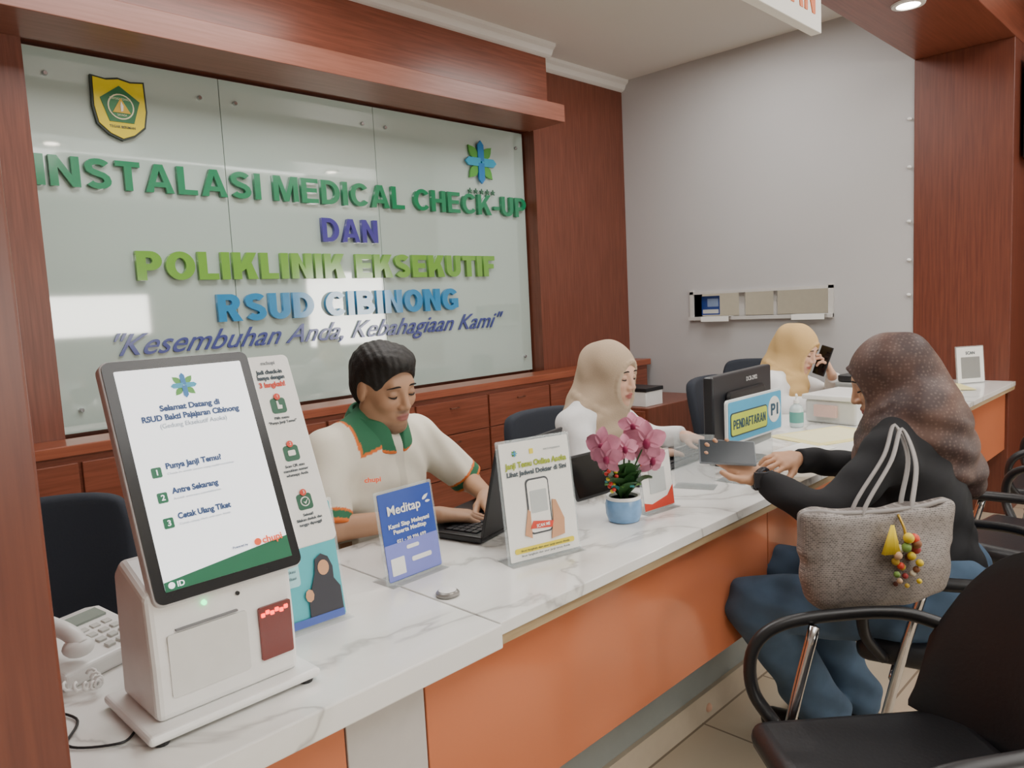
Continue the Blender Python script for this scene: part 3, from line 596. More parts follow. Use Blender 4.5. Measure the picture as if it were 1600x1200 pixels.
mk('printer_body', box(-.12, .14, -.14, .12, 0, .13), mat('printer_grey', '#8f918f', .4), t, bevel=.012, seg=3); mk('printer_top', box(-.11, .13, -.13, .11, .13, .165), BLACK, t, bevel=.01, seg=3)
mk('paper_tray', box(-.16, -.12, -.1, .09, .02, .035), BLACK, t)
t = thing('sanitizer_bottle', 'clear hand sanitizer bottle with pump and green label', 'bottle', (3.06, 1.36, .78))
mk('bottle_body', lathe([(.024, 0), (.028, .004), (.028, .075), (.022, .09), (.011, .096), (.011, .102)], 20), mat('bottle_clear', '#d7e6e8', .1, alpha=.8), t, 'auto')
mk('label', lathe([(.0285, .02), (.0285, .065)], 20), mat('green_label', '#5f9f98', .5), t, 'auto'); mk('pump', join(lathe([(.012, .102), (.012, .114), (.004, .116), (.004, .135)], 14), tube([(0, 0, .137), (-.03, -.015, .133)], .005, 8)), WHITE, t, 'auto')
t = thing('folder', 'yellow paper folder lying open on the counter', 'folder', (2.93, 1.18, .78), (0, 0, radians(-22)))
mk('folder_sheet', box(-.19, .19, -.14, .12, .0005, .003), YPAPER, t); mk('inner_sheet', box(-.15, .16, -.11, .10, .003, .004), mat('paper_cream', '#f2ecc0', .7), t)
for i, (x, y, a, L) in enumerate(((2.55, 1.10, 12, 'white printed form lying on the counter'), (2.62, 1.14, -6, 'white printed form lying on the counter'))):
    t = thing('paper_sheet', L, 'paper', (x, y, .7805+i*.0012), (0, 0, radians(a))); t['group'] = 'forms on the counter'
    mk('sheet', box(-.105, .105, -.07, .07, 0, .0008), PAPER, t)
for i, (x, y, a) in enumerate(((4.25, 1.15, 10), (4.38, 1.25, -20), (4.6, 1.2, 30))):
    t = thing('paper_sheet', 'cream paper sheet lying near the end of the counter', 'paper', (x, y, .7805+i*.0014), (0, 0, radians(a))); t['group'] = 'loose papers at the counter end'
    mk('sheet', box(-.15, .15, -.105, .105, 0, .0008), YPAPER if i != 1 else PAPER, t)
t = thing('stamp_pad', 'small black stamp holder on loose papers', 'stamp', (4.45, 1.22, .7845)); mk('holder_body', box(-.07, .07, -.04, .04, 0, .03), BLACK, t, bevel=.005); mk('stamp_handle', lathe([(.012, .03), (.01, .05), (.016, .07), (.008, .08)], 14), W_RED, t, 'auto')
t = thing('small_bowl', 'brown basket bowl at the end of the counter', 'bowl', (4.60, 1.38, .78)); mk('bowl_body', lathe([(.04, 0), (.07, .05), (.075, .06), (.065, .055), (.035, .008)], 24), mat('basket', '#8a6a4a', .7), t, 'auto'); mk('rim', lathe([(.071, .055), (.078, .058), (.076, .064), (.07, .062)], 24), mat('basket_rim', '#6d5036', .7), t, 'auto')

# ------------------------------------------------------------------ chairs
def armchair():
    e = thing('armchair', 'black padded visitor armchair with curved arms and chrome legs', 'chair')
    mk('seat', box(-.22, .22, -.22, .22, .40, .465), BLKLEA, e, bevel=.03, seg=4, smooth='auto')
    v = []; f = []; nu, nv = 20, 12
    for i in range(nu+1):
        u = -1+2*i/nu
        for j in range(nv+1):
            q = j/nv; z = .42+q*(.43-.24*abs(u)**2.4)+(1-q)*.05*abs(u)**2; a = u*radians(66); R_ = .265
            v.append((R_*sin(a)*.92, -.05-R_*cos(a)*.72-.06*q, z))
    for i in range(nu):
        for j in range(nv): f.append((i*(nv+1)+j, (i+1)*(nv+1)+j, (i+1)*(nv+1)+j+1, i*(nv+1)+j+1))
    b = mk('backrest', (v, f), BLKLEA, e, True); s = b.modifiers.new('s', 'SOLIDIFY'); s.thickness = .035; s.offset = 0
    bb = b.modifiers.new('b', 'BEVEL'); bb.width = .012; bb.segments = 3
    for sx in (-1, 1):
        mk('armrest', tube(arc([(sx*.235, .15, .43), (sx*.265, .19, .50), (sx*.27, .185, .59), (sx*.27, .12, .64), (sx*.265, -.02, .655), (sx*.25, -.13, .655), (sx*.215, -.20, .64)], 7), .017, 12, flat=.8), BLACK, e, True)
        mk('leg', tube(arc([(sx*.25, .06, .64), (sx*.25, .12, .40), (sx*.24, .20, .01)], 6), .012, 10), CHROME, e, True)
        mk('leg', tube([(sx*.21, -.15, .42), (sx*.22, -.25, .01)], .012, 10), CHROME, e, True)
    mk('cross_bar', tube([(-.24, .13, .385), (.24, .13, .385)], .01, 8), CHROME, e, True); mk('cross_bar', tube([(-.21, -.17, .385), (.21, -.17, .385)], .01, 8), CHROME, e, True)
    return e
def dup(e, loc, rz, label=None):
    n = e.copy(); C.objects.link(n); n.location = loc; n.rotation_euler = (0, 0, rz)
    if label: n['label'] = label
    def rec(o, p):
        for ch in list(o.children):
            c2 = ch.copy(); C.objects.link(c2); c2.parent = p; rec(ch, c2)
    rec(e, n); return n
ac = armchair(); ac['group'] = 'visitor armchairs'; ac.location = (1.40, .42, 0); ac.rotation_euler = (0, 0, radians(47)); ac['label'] = 'empty black padded visitor armchair turned beside the counter'
dup(ac, (2.16, .53, 0), radians(12), 'black visitor armchair occupied by seated woman')
dup(ac, (3.05, .52, 0), radians(-10), 'empty black visitor armchair further along the counter'); dup(ac, (3.95, .55, 0), radians(5), 'empty black visitor armchair near the counter end')
def officechair():
    e = thing('office_chair', 'dark fabric office chair behind the counter', 'chair')
    mk('seat', box(-.22, .22, -.22, .2, .40, .46), NAVY, e, bevel=.03, seg=4, smooth='auto')
    v = []; f = []; nu, nv = 12, 12
    for i in range(nu+1):
        u = -1+2*i/nu
        for j in range(nv+1):
            q = -1+2*j/nv; k = 1-.12*abs(q)**4; v.append((.21*u*k, -.24-.03*(1-u*u)-.04*q, .71+.20*q*(1-.1*abs(u)**4)))
    for i in range(nu):
        for j in range(nv): f.append((i*(nv+1)+j, (i+1)*(nv+1)+j, (i+1)*(nv+1)+j+1, i*(nv+1)+j+1))
    b = mk('backrest', (v, f), NAVY, e, True); s = b.modifiers.new('s', 'SOLIDIFY'); s.thickness = .05; s.offset = 0; bb = b.modifiers.new('b', 'BEVEL'); bb.width = .018; bb.segments = 3
    mk('back_bar', tube(arc([(0, -.1, .39), (0, -.27, .42), (0, -.30, .60)], 5), .016, 8), BLACK, e, True)
    mk('gas_column', lathe([(.025, .10), (.025, .40)], 14), BLACK, e)
    for k in range(5):
        a = k*2*pi/5; mk('base_leg', tube([(0, 0, .10), (.26*cos(a), .26*sin(a), .07)], [.022, .014], 8), BLACK, e); mk('caster', ball((.26*cos(a), .26*sin(a), .03), (.03, .03, .03)), BLACK, e, True)
    return e
oc = officechair(); oc['group'] = 'office chairs behind the counter'; oc.location = (.40, 1.96, 0); oc.rotation_euler = (0, 0, radians(160)); oc['label'] = 'empty dark blue office chair behind the counter'
dup(oc, (1.20, 1.88, 0), radians(184), 'dark office chair occupied by the seated man'); dup(oc, (2.28, 1.85, 0), radians(170), 'dark office chair occupied by woman in beige headscarf')
dup(oc, (3.66, 1.84, 0), radians(178), 'dark office chair occupied by woman in yellow headscarf'); dup(oc, (4.45, 2.28, 0), radians(110), 'empty dark office chair near the grey wall')

# ------------------------------------------------------------------ SDF figure tools
class Fld:
    def __init__(s, lo, hi, h):
        s.h = h; s.lo = np.array(lo, float); n = [int((b-a)/h)+2 for a, b in zip(lo, hi)]
        s.ax = [np.float32(s.lo[i]+h*np.arange(n[i])) for i in range(3)]
        s.F = np.full(n, 1., np.float32)
    def _s(s, bb, m):
        sl = []
        for i in range(3):
            a = int((bb[0][i]-m-s.lo[i])/s.h)-1; b = int((bb[1][i]+m-s.lo[i])/s.h)+3
            a = max(a, 0); b = min(b, len(s.ax[i]))
            if b <= a: return None
            sl.append(slice(a, b))
        return tuple(sl)
    def op(s, prim, k=.01, cut=False):
        fn, bb = prim; sl = s._s(bb, max(.02, k*1.5))
        if sl is None: return
        X = s.ax[0][sl[0]][:, None, None]; Y = s.ax[1][sl[1]][None, :, None]; Z = s.ax[2][sl[2]][None, None, :]
        d = fn(X, Y, Z); A = s.F[sl]
        if cut:
            d = -d; h = np.maximum(k-np.abs(A-d), 0)/k; s.F[sl] = np.maximum(A, d)+h*h*k*.25
        else:
            h = np.maximum(k-np.abs(A-d), 0)/k; s.F[sl] = np.minimum(A, d)-h*h*k*.25
    def warp(s, fn):
        X = s.ax[0][:, None, None]; Y = s.ax[1][None, :, None]; Z = s.ax[2][None, None, :]
        s.F = s.F+fn(X, Y, Z).astype(np.float32)
    def mesh(s):
        F = s.F; F[0] = F[-1] = 1; F[:, 0] = F[:, -1] = 1; F[:, :, 0] = F[:, :, -1] = 1
        S = F < 0
        cs = np.zeros(tuple(n-1 for n in F.shape), np.int8)
        for a in (0, 1):
            for b in (0, 1):
                for c in (0, 1): cs += S[a:F.shape[0]-1+a, b:F.shape[1]-1+b, c:F.shape[2]-1+c]
        mx = (cs > 0) & (cs < 8); ci = np.argwhere(mx); N = len(ci)
        idx = np.full(mx.shape, -1, np.int32); idx[mx] = np.arange(N)
        cor = [(a, b, c) for a in (0, 1) for b in (0, 1) for c in (0, 1)]
        vals = np.stack([F[ci[:, 0]+a, ci[:, 1]+b, ci[:, 2]+c] for a, b, c in cor], 1)
        sm = np.zeros((N, 3)); ct_ = np.zeros(N)
        for i in range(8):
            for j in range(i+1, 8):
                A, B = np.array(cor[i]), np.array(cor[j])
                if np.abs(A-B).sum() != 1: continue
                va, vb = vals[:, i], vals[:, j]; m = (va < 0) != (vb < 0)
                t = np.where(m, va/np.where(m, va-vb, 1), 0)
                sm += (A+(B-A)*t[:, None])*m[:, None]; ct_ += m
        P = s.lo+(ci+sm/ct_[:, None])*s.h
        fs = []
        d = S[:-1, 1:-1, 1:-1] != S[1:, 1:-1, 1:-1]; e = np.argwhere(d); e[:, 1] += 1; e[:, 2] += 1
        def q(e, offs, flip):
            w = np.stack([idx[e[:, 0]+o[0], e[:, 1]+o[1], e[:, 2]+o[2]] for o in offs], 1)
            w[flip] = w[flip][:, ::-1]; return w
        i, j, k = e.T; fs.append(q(e, [(0, -1, -1), (0, 0, -1), (0, 0, 0), (0, -1, 0)], ~S[i, j, k]))
        d = S[1:-1, :-1, 1:-1] != S[1:-1, 1:, 1:-1]; e = np.argwhere(d); e[:, 0] += 1; e[:, 2] += 1
        i, j, k = e.T; fs.append(q(e, [(-1, 0, -1), (0, 0, -1), (0, 0, 0), (-1, 0, 0)], S[i, j, k]))
        d = S[1:-1, 1:-1, :-1] != S[1:-1, 1:-1, 1:]; e = np.argwhere(d); e[:, 0] += 1; e[:, 1] += 1
        i, j, k = e.T; fs.append(q(e, [(-1, -1, 0), (0, -1, 0), (0, 0, 0), (-1, 0, 0)], ~S[i, j, k]))
        return P, np.concatenate(fs)
def cap(a, b, ra, rb=None):
    rb = ra if rb is None else rb; a = np.array(a, float); b = np.array(b, float); ab = b-a; L = max(ab @ ab, 1e-9); r = max(ra, rb)
    def fn(X, Y, Z):
        x, y, z = X-a[0], Y-a[1], Z-a[2]; h = np.clip((x*ab[0]+y*ab[1]+z*ab[2])/L, 0, 1)
        return np.sqrt((x-ab[0]*h)**2+(y-ab[1]*h)**2+(z-ab[2]*h)**2)-(ra+(rb-ra)*h)
    return fn, (np.minimum(a, b)-r, np.maximum(a, b)+r)
def ell(c, r, R=None):
    c = np.array(c, float); R = np.eye(3) if R is None else np.array(R, float); m = max(r)
    def fn(X, Y, Z):
        x, y, z = X-c[0], Y-c[1], Z-c[2]
        l = [x*R[0, i]+y*R[1, i]+z*R[2, i] for i in range(3)]
        k0 = np.sqrt(sum((l[i]/r[i])**2 for i in range(3))); k1 = np.sqrt(sum((l[i]/r[i]**2)**2 for i in range(3)))
        return k0*(k0-1)/np.maximum(k1, 1e-6)
    return fn, (c-m, c+m)
def half(p, n):
    p = np.array(p, float); n = np.array(n, float); n = n/np.linalg.norm(n)
    return (lambda X, Y, Z: -((X-p[0])*n[0]+(Y-p[1])*n[1]+(Z-p[2])*n[2])), (np.array([-99.]*3), np.array([99.]*3))
def rbox(c, s, r, R=None):
    c = np.array(c, float); R = np.eye(3) if R is None else np.array(R, float); m = np.linalg.norm(s)
    def fn(X, Y, Z):
        x, y, z = X-c[0], Y-c[1], Z-c[2]
        q = [np.abs(x*R[0, i]+y*R[1, i]+z*R[2, i])-(s[i]-r) for i in range(3)]
        return np.sqrt(sum(np.maximum(a, 0)**2 for a in q))+np.minimum(np.maximum(np.maximum(q[0], q[1]), q[2]), 0)-r
    return fn, (c-m, c+m)
def frame(yaw, pitch=0, roll=0):
    R = Matrix.Rotation(radians(yaw), 3, 'Z') @ Matrix.Rotation(radians(pitch), 3, 'Y') @ Matrix.Rotation(radians(roll), 3, 'X')
    return np.array(R)
A_ = lambda *x: np.array(x, float)
def nrm(v): v = np.array(v, float); return v/np.linalg.norm(v)
def head(Fd, H, R, s=1.0, ears=True):
    T = lambda *p: H+R @ (A_(*p)*s)
    E = lambda c, r, k: Fd.op(ell(T(*c), [q*s for q in r], R), k)
    E((-.014, 0, .034), (.094, .074, .078), .01)
    E((.026, 0, -.025), (.062, .060, .082), .03)
    for y in (-1, 1):
        Fd.op(cap(T(-.005, .046*y, -.05), T(.062, .012*y, -.096), .020*s, .017*s), .03)
        E((.058, .036*y, -.022), (.024, .022, .022), .02)
    E((.070, 0, -.096), (.018, .020, .015), .015)
    Fd.op(cap(T(.074, -.028, .026), T(.074, .028, .026), .012*s), .02)
    E((.068, 0, -.062), (.026, .03, .022), .015)
    for y in (-1, 1): Fd.op(ell(T(.097, .031*y, .006), [.017*s, .017*s, .012*s], R), .014, cut=True)
    for y in (-1, 1): E((.074, .031*y, .005), (.0135, .015, .0115), .003)
    Fd.op(cap(T(.084, 0, .016), T(.103, 0, -.028), .0065*s, .0105*s), .012)
    for y in (-1, 1): E((.094, .012*y, -.032), (.010, .008, .008), .006)
    E((.089, 0, -.056), (.010, .022, .0065), .004); E((.088, 0, -.068), (.010, .018, .007), .004)
    if ears:
        for y in (-1, 1): E((-.004, .076*y, -.004), (.018, .008, .031), .006)
def headcol(P, H, R, s, skin, lip, beard=0):
    L = ((P-H) @ R)/s; col = np.tile(np.array([*lin(skin), 1.]), (len(P), 1)); sk = np.array(lin(skin)); lp = np.array(lin(lip))
    def mix(m, c):
        m = np.clip(m, 0, 1)[:, None]; col[:, :3] = col[:, :3]*(1-m)+np.array(c)*m
    inh = (L[:, 0] > .03) & (np.abs(L[:, 1]) < .08) & (np.abs(L[:, 2]) < .13)
    if beard:
        mix(inh*beard*np.clip((-.075-L[:, 2])/.015, 0, 1)*(np.abs(L[:, 1]) < .045), sk*.4)
        mix(inh*beard*np.exp(-((L[:, 1]/.022)**4+((L[:, 2]+.047)/.006)**2)), sk*.35)
    mix(inh*.18*np.exp(-(((np.abs(L[:, 1])-.038)/.018)**2+((L[:, 2]+.025)/.018)**2)), sk*np.array([1.1, .82, .8]))
    mix(inh*(1.1-((L[:, 1]/.023)**2+((L[:, 2]+.062)/.012)**2))*2.5*(L[:, 0] > .08), lp)
    mix(inh*.35*np.exp(-(((np.abs(L[:, 1])-.031)/.016)**2+((L[:, 2]-.008)/.012)**2)), sk*.6)
    return col
def facebits(par, base, H, R, s, brow='#1c1412'):
    T = lambda *p: tuple(H+R @ (A_(*p)*s)-base)
    dm = mat('hair_dark', '#16120f', .65, bump=.6, scale=160); bm = mat('brow_dark', brow, .8)
    for y in (-1, 1):
        pts = [T(.0878-.012*abs(t)**2, y*(.031+.0145*t), .000-.0035*(1-t*t)) for t in (-1, -.6, -.2, .2, .6, 1)]
        mk('eyelash', tube(pts, [.0008, .0018, .0021, .0021, .0018, .0008], 6), dm, par, True)
        pts = [T(.0905-.013*max(t, 0)**2-.003*abs(t), y*(.030+.021*t), .025+.005*(1-t*t)-.003*max(t, 0)) for t in (-1, -.5, 0, .5, 1)]
        mk('eyebrow', tube(pts, [.0018, .003, .003, .0024, .001], 6, flat=.8), bm, par, True)
def hand(Fd, W, d, up, left, curl=(15, 20, 15), s=1.0, thumb=(.6, .35)):
    d = nrm(d); up = nrm(up); up = nrm(up-d*(up@d)); t = np.cross(d, up)*(1 if left else -1)
    r = .0082*s
    for i, (o, L, ls) in enumerate(((.027, .082, (.040, .024, .019)), (.009, .086, (.044, .027, .020)), (-.009, .082, (.040, .025, .019)), (-.026, .073, (.031, .019, .017)))):
        a = W+(d*.012+t*o*.55)*s; b = W+(d*L+t*o+up*(-.003*(abs(i-1.3))))*s
        Fd.op(cap(a, b, .0145*s, .0105*s), .012)
        ang = 0; p = b; dd = nrm(d+t*(.10-.07*i))
        for j, l in enumerate(ls):
            ang += curl[j]*(1+.12*(i-1)); a2 = radians(ang); v = dd*cos(a2)-up*sin(a2); q = p+v*l*s
            Fd.op(cap(p, q, (r, r*.95, r*.88)[j], (r*.95, r*.88, r*.78)[j]), .0025); p = q
    a = W+(d*.018+t*.016-up*.004)*s; b = W+(d*.045+t*.040-up*.012)*s
    Fd.op(cap(a, b, .0155*s, .012*s), .012)
    v = nrm(d*thumb[0]*1.2+t*thumb[1]-up*.25); c = b+v*.032*s; v2 = nrm(v+d*.5-t*.3); e = c+v2*.026*s
    Fd.op(cap(b, c, .0105*s, .0095*s), .005); Fd.op(cap(c, e, .0095*s, .0075*s), .003)
def torso(Fd, p, i=0.0, k=.05):
    R = p['Rt']
    Fd.op(ell(p['C'], [.105+i, .155*p['w']+i, .17+i], R), k)
    Fd.op(cap(p['SL'], p['SR'], .050+i), k)
    Fd.op(ell((p['C']+p['PV'])/2, [.105+i, .14*p['w']+i, .17+i], R), k)
    Fd.op(ell(p['PV'], [.12+i, .165*p['w']+i, .12+i], R), k)
    for S in (p['SL'], p['SR']): Fd.op(cap(p['N'], p['N']*.45+S*.55, .046+i*.6, .044+i), k)
    if p.get('bust'):
        for y in (-1, 1): Fd.op(ell(p['C']+R @ A_(.085, .062*y, -.01), [.05+i, .055+i, .055+i], R), .03)
def arms(Fd, p, i=0.0, k=.03, up=True, fore=True):
    for a in 'LR':
        S, E, Wr = p['S'+a], p['E'+a], p['W'+a]
        if up: Fd.op(cap(S, E, .046+i, .037+i), k)
        if fore: Fd.op(cap(E, Wr, .037+i, .025+i*.8), k*.6)
def legs(Fd, p, i=0.0, k=.04, feet=True, calf=0):
    for a in 'LR':
        Fd.op(cap(p['H'+a], p['K'+a], .082+i, .056+i), k); Fd.op(cap(p['K'+a], p['A'+a], .055+i+calf*.3, .036+i+calf), k*.7)
        if feet: Fd.op(cap(p['A'+a]-A_(0, 0, .03), p['A'+a]+p['toe']*.15-A_(0, 0, .045), .034+i, .026+i), .02)
def fobj(name, Fd, base, m, par, colf=None, **k):
    P, f = Fd.mesh(); col = colf(P) if colf else None
    return mk(name, ((P-base).tolist(), f.tolist()), m, par, True, col=col, **k)
SKIN = mat('skin', '#c69a7c', .5, var=.03, scale=60, attr=True); CLOTH = mat('cloth_coloured', '#ffffff', .8, var=.03, scale=90, attr=True, bump=.1)
def wrinkle(amp, f=1.0, seed=0):
    return lambda X, Y, Z: amp*(np.sin(31*f*X+23*f*Z+seed+2*np.sin(11*f*Y))*np.sin(27*f*Y-19*f*Z+seed*2)+.5*np.sin(60*f*Z+30*f*X+17*f*Y+seed))
def hijabf(Fd, p, tail=None, s=1.0, back=1.0):
    H, R = p['H'], p['R']; T = lambda *q: H+R @ (A_(*q)*s)
    Fd.op(ell(T(-.018, 0, .028), [.110, .088, .094], R), .01)
    Fd.op(ell(T(-.045, 0, -.045), [.088, .080, .09], R), .04)
    Fd.op(ell(T(.018, 0, -.055), [.078, .074, .080], R), .03)
    Rt = p['Rt']; N = p['N']
    Fd.op(cap(T(.0, 0, -.10), N+Rt @ A_(.025, 0, -.02), .068, .080), .05)
    Fd.op(cap(N+Rt @ A_(-.01, 0, .0), N+Rt @ A_(.05, 0, -.10), .080, .078), .05)
    for S in (p['SL'], p['SR']): Fd.op(cap(N, N*.42+S*.58, .070, .054), .05)
    Fd.op(ell(N+Rt @ A_(.065, 0, -.10), [.066, .115, .10], Rt), .05)
    Fd.op(ell(N+Rt @ A_(-.055, 0, -.06), [.058, .105, .09*back], Rt), .05)
    if tail:
        for pr, k in tail: Fd.op(pr, k)
    def folds(X, Y, Z):
        x, y, z = X-H[0], Y-H[1], Z-H[2]; lx = x*R[0, 0]+y*R[1, 0]+z*R[2, 0]; lz = x*R[0, 2]+y*R[1, 2]+z*R[2, 2]; ly = x*R[0, 1]+y*R[1, 1]+z*R[2, 1]
        w = 1/(1+np.exp((lz+.09)/.02))
        return w*.0038*np.sin(70*lz-55*lx+22*ly+1.2*np.sin(30*ly))+.0022*(1-w)*np.sin(52*lx+42*lz+20*np.abs(ly))
    Fd.warp(folds)
    for z0, dr, rad, tw in ((.030, .0, .014, .02), (-.002, .012, .014, -.02), (-.038, .026, .013, .03), (-.078, .040, .011, -.02)):
        pts = [N+Rt @ A_((.080+dr)*cos(a)+.012, (.082+dr)*sin(a), z0-.034*cos(a)+tw*sin(a)) for a in np.linspace(-2.7, 2.7, 16)]
        for a, b in zip(pts[:-1], pts[1:]): Fd.op(cap(a, b, rad), .009)
    Fd.op(ell(T(.120, 0, -.022), [.080, .052, .082], R), .008, cut=True)
    rim = [T(.083-.016*sin(a)**2, .055*sin(a), -.022+.085*cos(a)) for a in np.linspace(0, 2*pi, 29)]
    for a, b in zip(rim[:-1], rim[1:]): Fd.op(cap(a, b, .0055), .005)

def person(p, lab):
    base = p['base']; e = thing('person', lab, 'person', tuple(base))
    B = Fld(p['lo'], p['hi'], .0034)
    torso(B, p, -.012); legs(B, p, -.01); arms(B, p, -.004)
    B.op(cap(p['H']+p['R'] @ A_(-.022, 0, -.06), p['N'], .046, .052), .03)
    head(B, p['H'], p['R'], p.get('hs', 1), ears=p.get('ears', False))
    for a in 'LR': hand(B, p['W'+a], *p['hand'+a])
    fobj('body', B, base, SKIN, e, lambda P: headcol(P, p['H'], p['R'], p.get('hs', 1), p['skin'], p['lip'], p.get('beard', 0)))
    facebits(e, base, p['H'], p['R'], p.get('hs', 1))
    return e

# ---------- man
hs_ = .95
p = dict(base=A_(1.19, 1.72, .0), lo=(.80, 1.12, 0), hi=(1.68, 1.98, 1.32), w=1.10, skin='#b48a6c', lip='#9c625a', beard=.75, ears=True, hs=hs_)
p['R'] = frame(-88, 16, 4); p['Rt'] = frame(-84, 10)
p.update(H=A_(1.195, 1.665, 1.15), N=A_(1.19, 1.71, 1.05), SL=A_(1.35, 1.735, .985), SR=A_(1.02, 1.70, .99), C=A_(1.185, 1.725, .89), PV=A_(1.19, 1.80, .60),
         ER=A_(.965, 1.61, .82), WR=A_(1.195, 1.475, .825), EL=A_(1.49, 1.68, .83), WL=A_(1.395, 1.50, .828),
         HL=A_(1.29, 1.78, .56), HR=A_(1.09, 1.78, .56), KL=A_(1.34, 1.40, .53), KR=A_(1.06, 1.38, .53), AL=A_(1.34, 1.40, .08), AR=A_(1.06, 1.38, .08), toe=A_(0, -1, 0))
p['handR'] = (A_(.75, -.45, -.08), A_(0, 0, 1), False, (18, 28, 20)); p['handL'] = (A_(-.45, -.85, -.06), A_(0, 0, 1), True, (18, 28, 20))
man = person(p, 'young man in cream polo with green and orange trim typing')
b = p['base']
S = Fld(p['lo'], p['hi'], .0038); torso(S, p, .003)
for a in 'LR': S.op(cap(p['S'+a], p['E'+a], .056, .056), .03)
S.op(half((0, 0, .50), (0, 0, -1)), .004, cut=True)
S.warp(lambda X, Y, Z: wrinkle(.0022, 1, 1)(X, Y, Z)+.0022*np.sin(55*Z+38*X+8*np.sin(9*X)))
S.op(cap(p['N']+A_(.004, -.03, .03), p['N']+A_(0.01, -.04, .2), .056, .08), .006, cut=True)
for a in 'LR':
    d = nrm(p['E'+a]-p['S'+a]); fn, bb = half(p['E'+a]-d*.005, d); c = p['E'+a]; S.op((fn, (c-.085, c+.085)), .004, cut=True)
CRM, GRN, ORG = lin('#e4ddcc'), lin('#2c6a4a'), lin('#e0742f')
def shirtcol(P):
    c = np.tile(np.array([*CRM, 1.]), (len(P), 1))
    for a in 'LR':
        E, S_ = p['E'+a], p['S'+a]; d = nrm(E-S_); t = (P-E) @ d; near = np.linalg.norm(P-E-np.outer(t, d), axis=1) < .075
        out = (np.abs(P[:, 0]-p['C'][0]) > .13)
        m = near & out & (t > -.040) & (t < .03); c[m, :3] = ORG
        m = near & out & (t > -.033) & (t <= -.014); c[m, :3] = GRN
    L = (P-p['N']) @ p['Rt']
    ly = -L[:, 1]
    m = (ly < .118) & (ly > .03) & (L[:, 2] > -.045-.25*(ly-.05)) & (L[:, 0] > -.05); c[m, :3] = ORG
    m = (ly < .110) & (ly > .03) & (L[:, 2] > -.037-.25*(ly-.05)) & (L[:, 0] > -.05); c[m, :3] = GRN
    m = (np.abs(L[:, 1]) < .014) & (L[:, 2] < -.02) & (L[:, 2] > -.16) & (L[:, 0] > 0); c[m, :3] = np.array(CRM)*.86
    return c
fobj('polo_shirt', S, b, CLOTH, man, shirtcol)
N_ = p['N']; Kf = Fld(N_-.16, N_+.16, .0026)
Kf.op(cap(N_+A_(0, .010, -.045), N_+A_(0, -.012, .045), .108, .070), .01)
Kf.op(cap(N_+A_(0, .010, -.10), N_+A_(0, -.014, .12), .060, .060), .004, cut=True)
Kf.op(half(N_+p['Rt'] @ A_(0, 0, -.020), p['Rt'] @ A_(-.42, 0, -1)), .003, cut=True); Kf.op(half(N_+A_(0, 0, .036), (0, -.35, 1)), .003, cut=True)
q = N_+p['Rt'] @ A_(.11, 0, -.10); Kf.op(cap(q, N_+p['Rt'] @ A_(.085, 0, .06), .004, .036), .003, cut=True)
def colcol(P):
    c = np.tile(np.array([*GRN, 1.]), (len(P), 1)); L = (P-N_) @ p['Rt']; m = (L[:, 2]+.020+.42*L[:, 0] < .010); c[m, :3] = ORG; return c
fobj('collar', Kf, b, CLOTH, man, colcol)
Hf = Fld(p['H']-.17, p['H']+.17, .003); R = p['R']; H = p['H']; T = lambda *q: H+R @ (A_(*q)*hs_)
Hf.op(ell(T(-.016, 0, .041), [.099, .078, .080], R), .01); Hf.op(ell(T(-.045, 0, -.01), [.062, .068, .070], R), .03)
Hf.op(ell(T(.030, .0, .090), [.058, .058, .026], R), .03); Hf.op(ell(T(.050, -.018, .088), [.036, .034, .018], R), .02)
def hn(X, Y, Z):
    x, y, z = X-H[0], Y-H[1], Z-H[2]; lx = x*R[0, 0]+y*R[1, 0]+z*R[2, 0]; ly = x*R[0, 1]+y*R[1, 1]+z*R[2, 1]; lz = x*R[0, 2]+y*R[1, 2]+z*R[2, 2]
    return .0008*np.sin(330*ly+130*lx+60*lz)+.0007*np.sin(280*lx-190*ly+150*lz)*np.sin(170*lz+90*lx)+.0014*np.sin(70*lx+50*ly+1)*np.sin(60*lz+40*ly)
Hf.warp(hn)
Hf.op(ell(T(.115, 0, -.018), [.080, .085, .088], R), .006, cut=True)
for sg in (1, -1): Hf.op(ell(T(.015, .085*sg, -.035), [.045, .032, .058], R), .006, cut=True)
Hf.op(half(T(0, 0, -.065), R @ A_(0, 0, -1)), .004, cut=True)
fobj('hair', Hf, b, MATS['hair_dark'], man)
Tf = Fld(p['lo'], (p['hi'][0], p['hi'][1], .7), .008); Tf.op(ell(p['PV'], [.13, .185, .125], p['Rt']), .03); legs(Tf, p, .008, feet=False); Tf.op(half((0, 0, .1), (0, 0, -1)), .004, cut=True)
fobj('trousers', Tf, b, mat('trousers_black', '#1b1c22', .8), man)
cl = txt(man, 'chupi', 0, 0, .012, MATS['logo_orange'], w=.042, y=0, name='shirt_logo', bold=.03)
L = p['C']+p['Rt'] @ A_(.108, -.105, .045)-b; cl.location = tuple(L); cl.rotation_euler = (radians(-10), 0, radians(-84+90-38))

